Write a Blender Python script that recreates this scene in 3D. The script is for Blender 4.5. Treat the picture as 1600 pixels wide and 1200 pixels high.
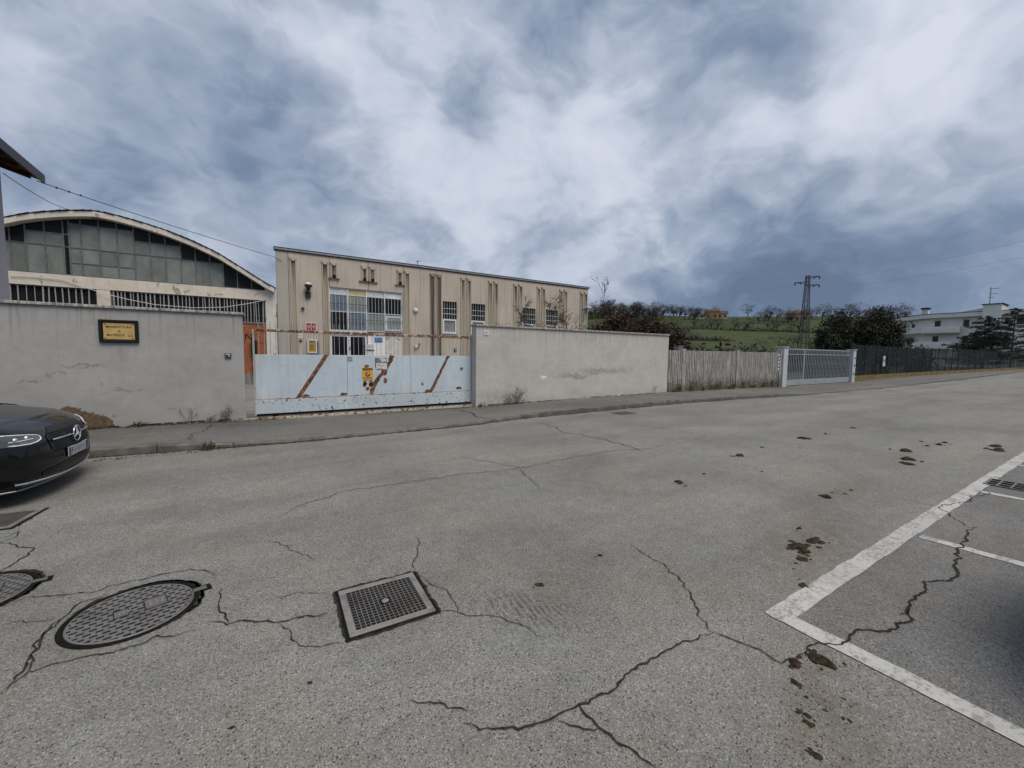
import bpy, math, random
import numpy as np
from mathutils import Vector, Matrix
R = math.radians
for o in list(bpy.data.objects): bpy.data.objects.remove(o)
SC = bpy.context.scene
COL = SC.collection

# ------------------------------------------------------------------ camera
TH, PITCH, ROLL = R(32.424), math.atan(48/640), .012
cd = bpy.data.cameras.new('camera'); cam = bpy.data.objects.new('camera', cd); COL.objects.link(cam)
cd.sensor_width = 36; cd.lens = 14.4; cd.clip_start = .05; cd.clip_end = 4000
_rt = Vector((math.cos(TH), -math.sin(TH), 0)); _fh = Vector((math.sin(TH), math.cos(TH), 0)); _up = Vector((0, 0, 1))
_fw = _fh*math.cos(PITCH) - _up*math.sin(PITCH); _uc = _up*math.cos(PITCH) + _fh*math.sin(PITCH)
_x = _rt*math.cos(ROLL) + _uc*math.sin(ROLL); _y = -_rt*math.sin(ROLL) + _uc*math.cos(ROLL); _z = -_fw
cam.matrix_world = Matrix(((_x.x, _y.x, _z.x, 0), (_x.y, _y.y, _z.y, 0), (_x.z, _y.z, _z.z, 1.6), (0, 0, 0, 1)))
SC.camera = cam

# ------------------------------------------------------------------ node helper
class N:
    def __init__(s, nt): s.nt = nt; nt.nodes.clear()
    def node(s, t, ins=(), **props):
        n = s.nt.nodes.new(t)
        for k, v in props.items(): setattr(n, k, v)
        for k, v in (ins.items() if isinstance(ins, dict) else enumerate(ins)): s.set(n.inputs[k], v)
        return n
    def set(s, inp, v):
        if v is None: return
        if isinstance(v, bpy.types.NodeSocket): s.nt.links.new(v, inp)
        elif isinstance(v, (tuple, list)) and len(v) == 3 and inp.type == 'RGBA': inp.default_value = (*v, 1)
        else: inp.default_value = v
    def m(s, op, a, b=None, c=None, clamp=False):
        n = s.node('ShaderNodeMath', operation=op, use_clamp=clamp)
        for i, v in enumerate((a, b, c)): s.set(n.inputs[i], v)
        return n.outputs[0]
    def v(s, op, a, b=None, out=0):
        n = s.node('ShaderNodeVectorMath', operation=op)
        s.set(n.inputs[0], a)
        if b is not None: s.set(n.inputs[3 if op == 'SCALE' else 1], b)
        return n.outputs[out]
    def obj(s): return s.node('ShaderNodeTexCoord').outputs['Object']
    def pos(s): return s.node('ShaderNodeNewGeometry').outputs['Position']
    def noise(s, vec, scale, detail=4, rough=.55, dist=0, col=False):
        n = s.node('ShaderNodeTexNoise', {'Vector': vec, 'Scale': scale, 'Detail': detail, 'Roughness': rough, 'Distortion': dist})
        return n.outputs[1 if col else 0]
    def vor(s, vec, scale, out='Distance', feature='F1', rand=1):
        n = s.node('ShaderNodeTexVoronoi', {'Vector': vec, 'Scale': scale, 'Randomness': rand}, feature=feature)
        return n.outputs[out]
    def mp(s, vec, scale=(1, 1, 1), loc=(0, 0, 0)):
        return s.node('ShaderNodeMapping', {'Vector': vec, 'Scale': scale, 'Location': loc}).outputs[0]
    def xyz(s, vec):
        n = s.node('ShaderNodeSeparateXYZ', {0: vec}); return n.outputs
    def comb(s, x, y, z): return s.node('ShaderNodeCombineXYZ', (x, y, z)).outputs[0]
    def rng(s, v, a, b, c=0., d=1., smooth=True):
        n = s.node('ShaderNodeMapRange', {'Value': v, 'From Min': a, 'From Max': b, 'To Min': c, 'To Max': d}, interpolation_type='SMOOTHSTEP' if smooth else 'LINEAR')
        return n.outputs[0]
    def ramp(s, f, stops):
        n = s.node('ShaderNodeValToRGB', {0: f}); e = n.color_ramp.elements
        while len(e) < len(stops): e.new(.5)
        for el, (p, c) in zip(e, stops): el.position = p; el.color = (*c, 1) if isinstance(c, tuple) else (c, c, c, 1)
        return n.outputs[0]
    def mix(s, f, a, b, mode='MIX'):
        n = s.node('ShaderNodeMix', data_type='RGBA', blend_type=mode)
        s.set(n.inputs[0], f); s.set(n.inputs[6], a); s.set(n.inputs[7], b)
        return n.outputs[2]
    def bump(s, h, strength=.3, dist=.01):
        return s.node('ShaderNodeBump', {'Height': h, 'Strength': strength, 'Distance': dist}).outputs[0]
    def out(s, col, rough=.8, bump=None, metal=0., spec=.3, coat=0., alpha=None):
        p = s.node('ShaderNodeBsdfPrincipled', {'Base Color': col, 'Roughness': rough, 'Metallic': metal, 'Specular IOR Level': spec, 'Coat Weight': coat})
        if bump is not None: s.set(p.inputs['Normal'], bump)
        if alpha is not None: s.set(p.inputs['Alpha'], alpha)
        o = s.node('ShaderNodeOutputMaterial', {0: p.outputs[0]})
        return p

def ell(n, vec, cx, cy, rx, ry, axes=(0, 1), ang=0.):
    """soft elliptical region 1 inside .. 0 outside, in metres"""
    o = n.xyz(vec)
    dx = n.m('SUBTRACT', o[axes[0]], cx); dy = n.m('SUBTRACT', o[axes[1]], cy)
    if ang:
        c, s_ = math.cos(ang), math.sin(ang)
        dx, dy = (n.m('ADD', n.m('MULTIPLY', dx, c), n.m('MULTIPLY', dy, s_)), n.m('SUBTRACT', n.m('MULTIPLY', dy, c), n.m('MULTIPLY', dx, s_)))
    dx = n.m('DIVIDE', dx, rx); dy = n.m('DIVIDE', dy, ry)
    d = n.m('SQRT', n.m('ADD', n.m('MULTIPLY', dx, dx), n.m('MULTIPLY', dy, dy)))
    return n.rng(d, 1., .0)

BLOBS= [(0.089,0.837,0.541,287.8,0.25),(0.142,0.852,0.504,106.5,0.35),(0.235,0.853,0.466,112.7,0.3),(0.478,0.764,0.434,170.1,0.25),(0.565,0.662,0.491,145.0,0.2),(0.623,0.613,0.486,465.0,0.2),(0.701,0.611,0.368,32.0,0.3),(0.838,0.422,0.347,59.3,0.3),(0.832,0.246,0.497,93.1,0.45),(0.885,0.167,0.435,127.6,0.35),(0.888,0.293,0.356,181.2,0.25),(0.941,0.199,0.274,173.7,0.15),(0.129,0.961,0.246,170.6,0.3),(0.315,0.898,0.309,83.5,0.15),(0.466,0.852,0.239,188.6,0.2),(0.69,0.686,0.23,103.5,0.1),(-0.245,0.886,0.395,1094.3,0.15),(-0.282,0.909,0.307,685.4,0.15),(-0.03,0.923,0.384,264.3,0.12),(-0.118,0.954,0.275,405.3,0.1),(0.49,0.633,0.599,144.0,-0.3),(0.517,0.646,0.561,232.1,-0.25),(0.695,0.437,0.571,139.5,-0.2),(0.75,0.421,0.51,420.1,-0.2),(0.379,0.791,0.481,430.8,-0.3),(0.039,0.907,0.419,178.5,-0.3),(-0.013,0.944,0.329,56.7,-0.3),(0.15,0.929,0.337,101.6,-0.3),(0.036,0.97,0.239,283.7,-0.15),(-0.199,0.927,0.318,159.5,-0.15),(-0.239,0.87,0.431,279.4,-0.1),(-0.103,0.892,0.44,190.4,-0.1),(0.589,0.769,0.247,133.5,-0.15),(0.846,0.505,0.17,53.1,-0.3),(0.925,0.341,0.165,63.0,-0.35),(0.972,0.183,0.145,61.9,-0.3),(0.916,0.387,0.11,20.6,-0.3),(0.969,0.139,0.204,447.9,-0.2),(0.879,0.26,0.4,529.5,-0.15),(0.934,0.155,0.322,343.0,-0.12),(0.892,0.355,0.28,257.7,-0.1)]
# ------------------------------------------------------------------ sky, sun, exposure
SUN_DIR = Vector((.16, -.50, .85)).normalized()          # towards the veiled sun
W = bpy.data.worlds.new('World'); SC.world = W; W.use_nodes = True
def build_sky():
    n = N(W.node_tree)
    d = n.node('ShaderNodeTexCoord').outputs['Generated']
    sky = n.node('ShaderNodeTexSky', sky_type='NISHITA', sun_disc=False)
    sky.sun_elevation = math.asin(SUN_DIR.z); sky.sun_rotation = math.atan2(SUN_DIR.x, SUN_DIR.y)
    x, y, z = n.xyz(d)
    q = n.mp(d, (1, 1, 1.45))
    w1 = n.v('SUBTRACT', n.noise(q, 4.2, 3, .55, col=True), (.5, .5, .5))
    dw = n.v('NORMALIZE', n.v('ADD', d, n.v('SCALE', w1, .22)))
    qw = n.v('ADD', q, n.v('SCALE', w1, .20))
    L = None
    for bx_, by_, bz_, k, w in BLOBS:
        dot = n.v('DOT_PRODUCT', dw, (bx_, by_, bz_), out=1)
        e = n.m('EXPONENT', n.m('MULTIPLY', n.m('SUBTRACT', dot, 1.), k*1.05))
        L = n.m('MULTIPLY_ADD', e, w*SKYW, SKYBASE if L is None else L)
    f1 = n.noise(qw, 3.6, 6, .55); f2 = n.noise(n.mp(qw, (1, 1, 1), (3, 7, 1)), 11., 4, .58)
    L = n.m('MULTIPLY_ADD', n.m('SUBTRACT', f1, .5), .45, L)
    L = n.m('MULTIPLY_ADD', n.m('SUBTRACT', n.rng(f1, .40, .60), .5), .17, L)
    f3 = n.noise(n.mp(qw, (1, 1, 1.1), (1, 4, 2)), 6.5, 4, .5); bil = n.m('ABSOLUTE', n.m('MULTIPLY_ADD', f3, 2., -1.))
    L = n.m('MULTIPLY_ADD', n.m('SUBTRACT', .17, bil), .42, L)
    L = n.m('MULTIPLY_ADD', n.m('SUBTRACT', f2, .5), .26, L)
    c = n.ramp(L, SKYRAMP)
    b1 = n.node('ShaderNodeBackground', (sky.outputs[0], .1))
    b2 = n.node('ShaderNodeBackground', (c, 1.))
    cover = n.rng(f1, .1, .35, .9, 1.)
    mx = n.node('ShaderNodeMixShader', (cover, b1.outputs[0], b2.outputs[0]))
    n.node('ShaderNodeOutputWorld', {0: mx.outputs[0]})
SKYW, SKYBASE = .68, .49
SKYRAMP = [(0., (.075, .104, .16)), (.25, (.112, .148, .215)), (.5, (.20, .237, .302)), (.72, (.30, .33, .393)), (1., (.375, .395, .452))]
build_sky(); W.cycles.sampling_method = 'NONE'
sl = bpy.data.lights.new('sun', 'SUN'); sl.energy = 1.5; sl.angle = R(35); sl.color = (1., .90, .77)
so = bpy.data.objects.new('sun', sl); COL.objects.link(so); so.rotation_euler = SUN_DIR.to_track_quat('Z', 'Y').to_euler(); so.location = (0, 0, 30)
SC.view_settings.view_transform = 'Standard'; SC.view_settings.look = 'None'; SC.view_settings.gamma = 1; SC.view_settings.use_curve_mapping = False
SC.cycles.max_bounces = 5; SC.cycles.diffuse_bounces = 3; SC.cycles.glossy_bounces = 3; SC.cycles.transparent_max_bounces = 8; SC.cycles.caustics_reflective = False; SC.cycles.caustics_refractive = False
SC.view_settings.exposure = .85

# ---- measured positions in metres (x along the street, y away from the camera)
CRACKS=[
(8,[(0.171,4.435),(0.383,4.657),(0.716,4.817),(1.138,4.846),(1.601,4.853),(2.105,4.836),(2.633,4.763),(3.11,4.703),(3.689,4.721),(4.454,4.723),(5.295,4.691),(6.252,4.656),(7.353,4.615)]),
(8,[(2.671,5.603),(2.886,5.223),(3.023,4.904),(3.108,4.667)]),
(7,[(3.108,4.667),(2.989,4.29),(2.834,3.8)]),
(14,[(5.452,7.729),(5.314,6.398),(5.529,5.699),(5.53,4.831),(5.423,4.464)]),
(6,[(0.968,2.802),(1.049,3.007),(1.149,3.226),(1.153,3.335)]),
(5,[(0.091,2.933),(0.206,2.95),(0.395,2.848)]),
(10,[(-0.274,2.879),(-0.171,2.801),(-0.073,2.782),(0.092,2.671),(0.182,2.661),(0.345,2.611)]),
(6,[(0.092,2.654),(0.138,2.474),(0.172,2.389),(0.274,2.316),(0.381,2.279)]),
(8,[(-1.36,3.73),(-1.26,3.786),(-1.086,3.697),(-0.93,3.639),(-0.773,3.68),(-0.613,3.687),(-0.426,3.674),(-0.284,3.528),(-0.213,3.445)]),
(9,[(-0.22,3.264),(-0.224,3.054),(-0.181,2.896),(-0.163,2.796)]),
(10,[(-1.027,2.755),(-1.019,2.864),(-1.017,3.035),(-1.03,3.219),(-0.996,3.365),(-0.953,3.528),(-0.847,3.568)]),
(8,[(-1.034,2.776),(-0.978,2.881),(-0.833,2.875),(-0.668,2.842),(-0.495,2.891),(-0.316,2.832)]),
(8,[(-0.978,2.881),(-0.984,2.928),(-1.024,3.11),(-1.023,3.27),(-0.996,3.365)]),
(5,[(-1.267,3.457),(-1.183,3.465),(-1.024,3.382)]),
(9,[(-1.553,4.295),(-1.533,4.438),(-1.506,4.701),(-1.645,4.822),(-1.79,4.987)]),
(7,[(-1.819,5.072),(-1.755,5.22),(-1.726,5.072),(-1.778,4.954)]),
(7,[(-2.022,5.668),(-1.937,5.776),(-1.814,5.816),(-1.778,5.506),(-1.778,5.279)]),
(5,[(0.973,2.789),(1.008,2.556),(1.066,2.45),(1.049,2.288),(1.024,2.205),(1.11,2.116),(1.221,2.035),(1.288,1.925),(1.336,1.736)]),
(7,[(0.929,2.27),(1.024,2.205)]),
(8,[(2.663,2.291),(2.618,2.087),(2.607,1.898),(2.542,1.73),(2.403,1.545),(2.286,1.422),(2.198,1.303),(2.204,1.267)]),
(10,[(2.204,1.267),(2.031,1.293),(1.844,1.321),(1.681,1.314),(1.482,1.304),(1.303,1.296),(1.216,1.309),(1.091,1.316),(0.968,1.337),(0.866,1.382),(0.771,1.434),(0.717,1.51)]),
(10,[(1.216,1.309),(1.213,1.222),(1.217,1.148),(1.231,1.073),(1.256,0.995),(1.275,0.933)]),
(8,[(1.075,1.304),(1.109,1.25),(1.165,1.191),(1.204,1.174)]),
(8,[(2.215,1.274),(2.242,1.195),(2.273,1.104),(2.287,1.011),(2.287,0.942),(2.394,0.918),(2.491,0.913)]),
(15,[(2.451,0.9),(2.534,0.927),(2.685,0.857),(2.775,0.832),(3.022,0.8),(3.091,0.739),(3.373,0.695),(3.487,0.743),(3.598,0.77),(3.897,0.75),(4.013,0.792),(4.149,0.729),(4.453,0.708),(4.767,0.733),(4.822,0.786),(5.114,0.794),(5.4,0.824),(5.803,0.806)]),
(9,[(3.487,0.743),(3.359,0.753)]),
(9,[(5.662,0.841),(5.903,0.994),(6.169,1.153),(6.506,1.106),(7.06,1.064),(7.685,1.043)]),
(7,[(6.169,1.153),(6.219,1.298),(6.186,1.504)]),
(5,[(0.075,3.91),(0.204,3.7),(0.321,3.469),(0.363,3.362)]),
(7,[(0.566,1.737),(0.698,1.604),(0.79,1.532)]),
]
CLODS= [(1.64,2.19,0.03),(2.3,2.28,0.023),(3.84,1.52,0.071),(3.8,1.45,0.048),(4.07,1.5,0.061),(4.11,1.45,0.034),(3.64,1.4,0.043),(4.27,1.69,0.029),(3.22,1.23,0.032),(5.51,1.93,0.064),(3.52,1.4,0.015),(3.41,1.37,0.011),(6.06,1.88,0.025),(9.46,2.23,0.106),(8.71,2.02,0.098),(8.37,2.0,0.04),(8.3,1.91,0.067),(10.73,2.08,0.068),(11.08,2.07,0.053),(10.37,2.16,0.041),(11.46,1.49,0.09),(11.02,1.4,0.104),(9.07,3.66,0.076),(9.12,3.56,0.061),(10.07,3.62,0.042),(11.46,3.61,0.047),(6.58,3.51,0.07),(4.5,3.14,0.06),(7.54,3.64,0.033),(2.49,0.84,0.053),(2.48,0.87,0.041),(2.35,0.91,0.039),(2.21,0.85,0.022),(2.21,0.83,0.015),(2.16,0.78,0.011),(2.57,0.77,0.013),(2.3,0.68,0.009),(2.04,0.76,0.017),(2.05,0.73,0.017),(2.01,0.72,0.015),(2.01,0.7,0.017),(1.87,0.63,0.022),(1.88,0.65,0.012),(2.15,0.7,0.011),(2.17,0.64,0.011),(2.18,0.62,0.012),(-0.12,2.0,0.012),(0.19,2.09,0.013),(-0.11,1.97,0.006),(3.91,1.6,0.023),(3.74,1.55,0.025),(3.94,1.49,0.03),(4.16,1.51,0.028),(5.75,1.96,0.019),(5.83,1.86,0.019),(5.94,2.85,0.021),(8.09,3.27,0.02),(9.4,2.42,0.03),(10.83,2.34,0.035),(5.12,3.19,0.028)]
RIDGE= [(173.0,184.6),(174.1,182.2),(195.7,200.3),(171.2,173.9),(193.6,192.5),(189.4,182.5),(191.4,181.8),(206.5,193.5),(183.2,168.6),(189.0,171.2),(223.5,198.6),(199.7,174.2),(236.1,204.0),(210.5,177.0),(196.4,162.7),(197.7,161.0),(203.3,163.7),(200.8,158.8),(246.9,190.7),(247.3,190.2),(233.3,173.9),(251.1,185.1),(243.5,176.9),(230.9,165.3),(217.8,152.7),(219.1,150.8),(218.9,147.6),(261.3,174.0)]
RIDGE2= [(220.4,111.4),(238.6,117.6),(255.9,123.2),(241.0,112.6),(266.3,122.1),(225.8,100.1),(234.7,102.2),(264.3,111.9),(237.6,98.0),(273.0,109.1),(273.9,106.9),(259.0,98.2),(231.8,85.3),(231.5,83.2),(274.5,96.5),(278.3,94.8),(259.0,86.2),(272.2,87.6),(238.5,75.0),(235.3,71.7),(262.9,77.3),(255.7,73.4),(252.4,70.2),(251.0,67.8),(257.4,67.2),(247.1,62.9),(269.8,66.9)]
SINGLE= [(282.5,150.3),(261.4,174.0),(262.9,171.7),(269.5,165.0)]
HEDGE1= [(158.4,118.7),(162.3,116.9),(177.1,118.3),(173.6,112.7),(176.7,109.7),(178.9,108.0),(180.5,101.3),(178.6,98.5),(178.1,95.2),(178.6,94.4),(186.3,90.2),(184.3,87.4),(185.0,86.0),(184.1,80.6),(183.6,76.9)]
H1LINE= [(156.0,116.9),(174.2,111.8),(175.5,97.9),(180.0,87.1),(181.6,73.8),(184.3,60.6)]
HEDGE2= [(134.4,99.2),(132.7,94.6),(134.5,93.8),(133.9,91.2),(131.7,87.3),(139.0,61.5),(136.0,58.4),(136.4,57.5),(122.9,62.7),(123.4,59.5)]
H2LINE= [(129.8,95.2),(131.7,87.3),(136.3,78.0)]


CRACKW = 1.0
# ------------------------------------------------------------------ mesh helpers
def rootloc(p):
    l = Vector((0, 0, 0))
    while p is not None: l = l + p.location; p = p.parent
    return l
def tag(o, label=None, cat=None, group=None, kind=None):
    if label: o['label'] = label
    if cat: o['category'] = cat
    if group: o['group'] = group
    if kind: o['kind'] = kind
    return o
def empty(name, loc, label, cat, group=None, rz=0.):
    o = bpy.data.objects.new(name, None); COL.objects.link(o); o.location = loc; o.rotation_euler = (0, 0, rz); o.empty_display_size = .2
    return tag(o, label, cat, group)
def link(name, me, parent=None, loc=(0, 0, 0)):
    o = bpy.data.objects.new(name, me); COL.objects.link(o); o.parent = parent; o.location = loc
    return o
def copy_tree(o, parent=None):
    c = o.copy(); COL.objects.link(c); c.parent = parent
    for ch in o.children: copy_tree(ch, c)
    return c

class MB:
    def __init__(s): s.v = []; s.f = []; s.sm = []
    def add(s, vs, fs, smooth=False):
        b = len(s.v); s.v += [tuple(p) for p in vs]; s.f += [tuple(i+b for i in f) for f in fs]; s.sm += [smooth]*len(fs); return s
    def box(s, x0, x1, y0, y1, z0, z1):
        return s.add([(x0, y0, z0), (x1, y0, z0), (x1, y1, z0), (x0, y1, z0), (x0, y0, z1), (x1, y0, z1), (x1, y1, z1), (x0, y1, z1)],
                     [(3, 2, 1, 0), (4, 5, 6, 7), (0, 1, 5, 4), (1, 2, 6, 5), (2, 3, 7, 6), (3, 0, 4, 7)])
    def cbox(s, x0, x1, y0, y1, z0, z1, b=.01):
        """box with chamfered edges"""
        vs = []; 
        for sx in (0, 1):
            for sy in (0, 1):
                for sz in (0, 1):
                    X, Y, Z = (x0, x1)[sx], (y0, y1)[sy], (z0, z1)[sz]; dx, dy, dz = b*(1-2*sx), b*(1-2*sy), b*(1-2*sz)
                    vs += [(X, Y+dy, Z+dz), (X+dx, Y, Z+dz), (X+dx, Y+dy, Z)]
        I = lambda sx, sy, sz, a: (sx*4+sy*2+sz)*3+a
        fs = []
        for a in range(3):
            for e in (0, 1):
                q = []
                for (p, r) in ((0, 0), (1, 0), (1, 1), (0, 1)):
                    t = [0, 0, 0]; t[a] = e; t[(a+1) % 3] = p; t[(a+2) % 3] = r; q.append(I(*t, a))
                fs.append(tuple(q) if e else tuple(q[::-1]))
        for a in range(3):                      # chamfer strips along axis a
            b1, b2 = (a+1) % 3, (a+2) % 3
            for e1 in (0, 1):
                for e2 in (0, 1):
                    t0 = [0, 0, 0]; t0[b1] = e1; t0[b2] = e2; t1 = list(t0); t1[a] = 1
                    q = (I(*t0, b1), I(*t1, b1), I(*t1, b2), I(*t0, b2))
                    fs.append(q if (e1 != e2) else q[::-1])
        for sx in (0, 1):
            for sy in (0, 1):
                for sz in (0, 1):
                    q = (I(sx, sy, sz, 0), I(sx, sy, sz, 1), I(sx, sy, sz, 2)); fs.append(q if (sx+sy+sz) % 2 else q[::-1])
        return s.add(vs, fs)
    def tube(s, p0, p1, r0, r1=None, n=6, cap=True, smooth=True):
        r1 = r0 if r1 is None else r1
        p0, p1 = Vector(p0), Vector(p1); d = p1-p0
        if d.length < 1e-6: return s
        q = d.to_track_quat('Z', 'Y'); a = q @ Vector((1, 0, 0)); b = q @ Vector((0, 1, 0)); vs = []
        for p, r in ((p0, r0), (p1, r1)):
            for i in range(n): t = 2*math.pi*i/n; vs.append(p+a*(r*math.cos(t))+b*(r*math.sin(t)))
        s.add(vs, [(i, (i+1) % n, n+(i+1) % n, n+i) for i in range(n)], smooth)
        if cap: s.add(vs, [tuple(range(n))[::-1], tuple(range(n, 2*n))])
        return s
    def path(s, pts, r, n=5):
        for a, b in zip(pts, pts[1:]): s.tube(a, b, r, r, n, cap=False)
        return s
    def prism(s, poly, axis, a, b, smooth=False):
        """extrude a 2D polygon along an axis from a to b; poly coords are the two other axes in order"""
        def P(u, v, w): return {'x': (w, u, v), 'y': (u, w, v), 'z': (u, v, w)}[axis]
        n = len(poly); vs = [P(u, v, a) for u, v in poly]+[P(u, v, b) for u, v in poly]
        s.add(vs, [tuple(range(n)), tuple(range(2*n-1, n-1, -1))]); 
        return s.add(vs, [(i, n+i, n+(i+1) % n, (i+1) % n) for i in range(n)], smooth)
    def lathe(s, prof, c, n=24, axis='z'):
        vs = []
        for r, h in prof:
            for i in range(n):
                t = 2*math.pi*i/n; u, v = r*math.cos(t), r*math.sin(t)
                vs.append({'z': (c[0]+u, c[1]+v, c[2]+h), 'y': (c[0]+u, c[1]+h, c[2]+v), 'x': (c[0]+h, c[1]+u, c[2]+v)}[axis])
        fs = [(j*n+i, j*n+(i+1) % n, (j+1)*n+(i+1) % n, (j+1)*n+i) for j in range(len(prof)-1) for i in range(n)]
        return s.add(vs, fs, True)
    def mesh(s, name, mat, off=(0, 0, 0), fix=True):
        me = bpy.data.meshes.new(name); ox, oy, oz = off
        me.from_pydata([(x-ox, y-oy, z-oz) for x, y, z in s.v], [], s.f); me.polygons.foreach_set('use_smooth', s.sm)
        if fix:
            import bmesh
            bm = bmesh.new(); bm.from_mesh(me); bmesh.ops.recalc_face_normals(bm, faces=bm.faces); bm.to_mesh(me); bm.free()
        if mat is not None: me.materials.append(MAT[mat] if isinstance(mat, str) else mat)
        return me
    def build(s, name, mat, parent=None, local=False, fix=True):
        return link(name, s.mesh(name, mat, (0, 0, 0) if local else rootloc(parent), fix), parent)
def struct(o, label=None): o['kind'] = 'structure'; return tag(o, label)
def text_mesh(txt, size, mat, ext=.001, bold=0., align='CENTER'):
    c = bpy.data.curves.new('t', 'FONT'); c.body = txt; c.size = size; c.extrude = ext; c.offset = bold; c.align_x = align; c.align_y = 'CENTER'; c.resolution_u = 2
    o = bpy.data.objects.new('t', c); COL.objects.link(o); dg = bpy.context.evaluated_depsgraph_get()
    me = bpy.data.meshes.new_from_object(o.evaluated_get(dg)); bpy.data.objects.remove(o); me.materials.clear(); me.materials.append(MAT[mat]); return me
def wall_text(name, txt, x, y, z, size, mat, parent, bold=0., sx=1.):
    """lettering standing on a wall that faces -y"""
    o = link(name, text_mesh(txt, size, mat, bold=bold), parent); o.location = Vector((x, y, z))-rootloc(parent); o.rotation_euler = (R(90), 0, 0); o.scale = (sx, 1, 1); return o
def interp(x, pts):
    return float(np.interp(x, [p[0] for p in pts], [p[1] for p in pts]))
def soup(vs, fs, name, mat, parent=None, off=None):
    """fast mesh from numpy arrays"""
    me = bpy.data.meshes.new(name); off = rootloc(parent) if off is None else off
    vs = np.asarray(vs, float)-np.array(off)[None]; me.from_pydata(vs.tolist(), [], fs.tolist() if hasattr(fs, 'tolist') else fs)
    me.materials.append(MAT[mat]); return me
def leaves(pts, size, rng, aspect=.6, flat=0.):
    """one quad per point, random orientation"""
    n = len(pts); a = rng.normal(size=(n, 3)); a[:, 2] *= (1-flat); a /= np.linalg.norm(a, axis=1)[:, None]
    b = np.cross(a, rng.normal(size=(n, 3))); b /= np.linalg.norm(b, axis=1)[:, None]
    s = (size*rng.uniform(.6, 1.3, n))[:, None]; a = a*s; b = b*s*aspect
    v = np.stack([pts-a, pts+b, pts+a, pts-b], 1).reshape(-1, 3); f = np.arange(4*n).reshape(n, 4)
    return v, f
# ------------------------------------------------------------------ materials
MAT = {}
def new(name):
    m = bpy.data.materials.new(name); m.use_nodes = True; MAT[name] = m; return N(m.node_tree)
def simple(name, c, rough=.7, var=.15, scale=6., metal=0., spec=.3, bump=.0, coat=0., rand=0.):
    n = new(name); o = n.obj(); f = n.noise(o, scale, 5, .6)
    lo = tuple(v*(1-var) for v in c); hi = tuple(min(1, v*(1+var)) for v in c)
    col = n.ramp(f, [(.3, lo), (.7, hi)])
    if rand:
        r = n.node('ShaderNodeObjectInfo').outputs['Random']
        col = n.mix(1., col, n.ramp(r, [(0., 1-rand), (1., 1+rand)]), 'MULTIPLY')
    n.out(col, rough, n.bump(n.noise(o, scale*6, 4), bump, .01) if bump else None, metal, spec, coat)

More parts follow.
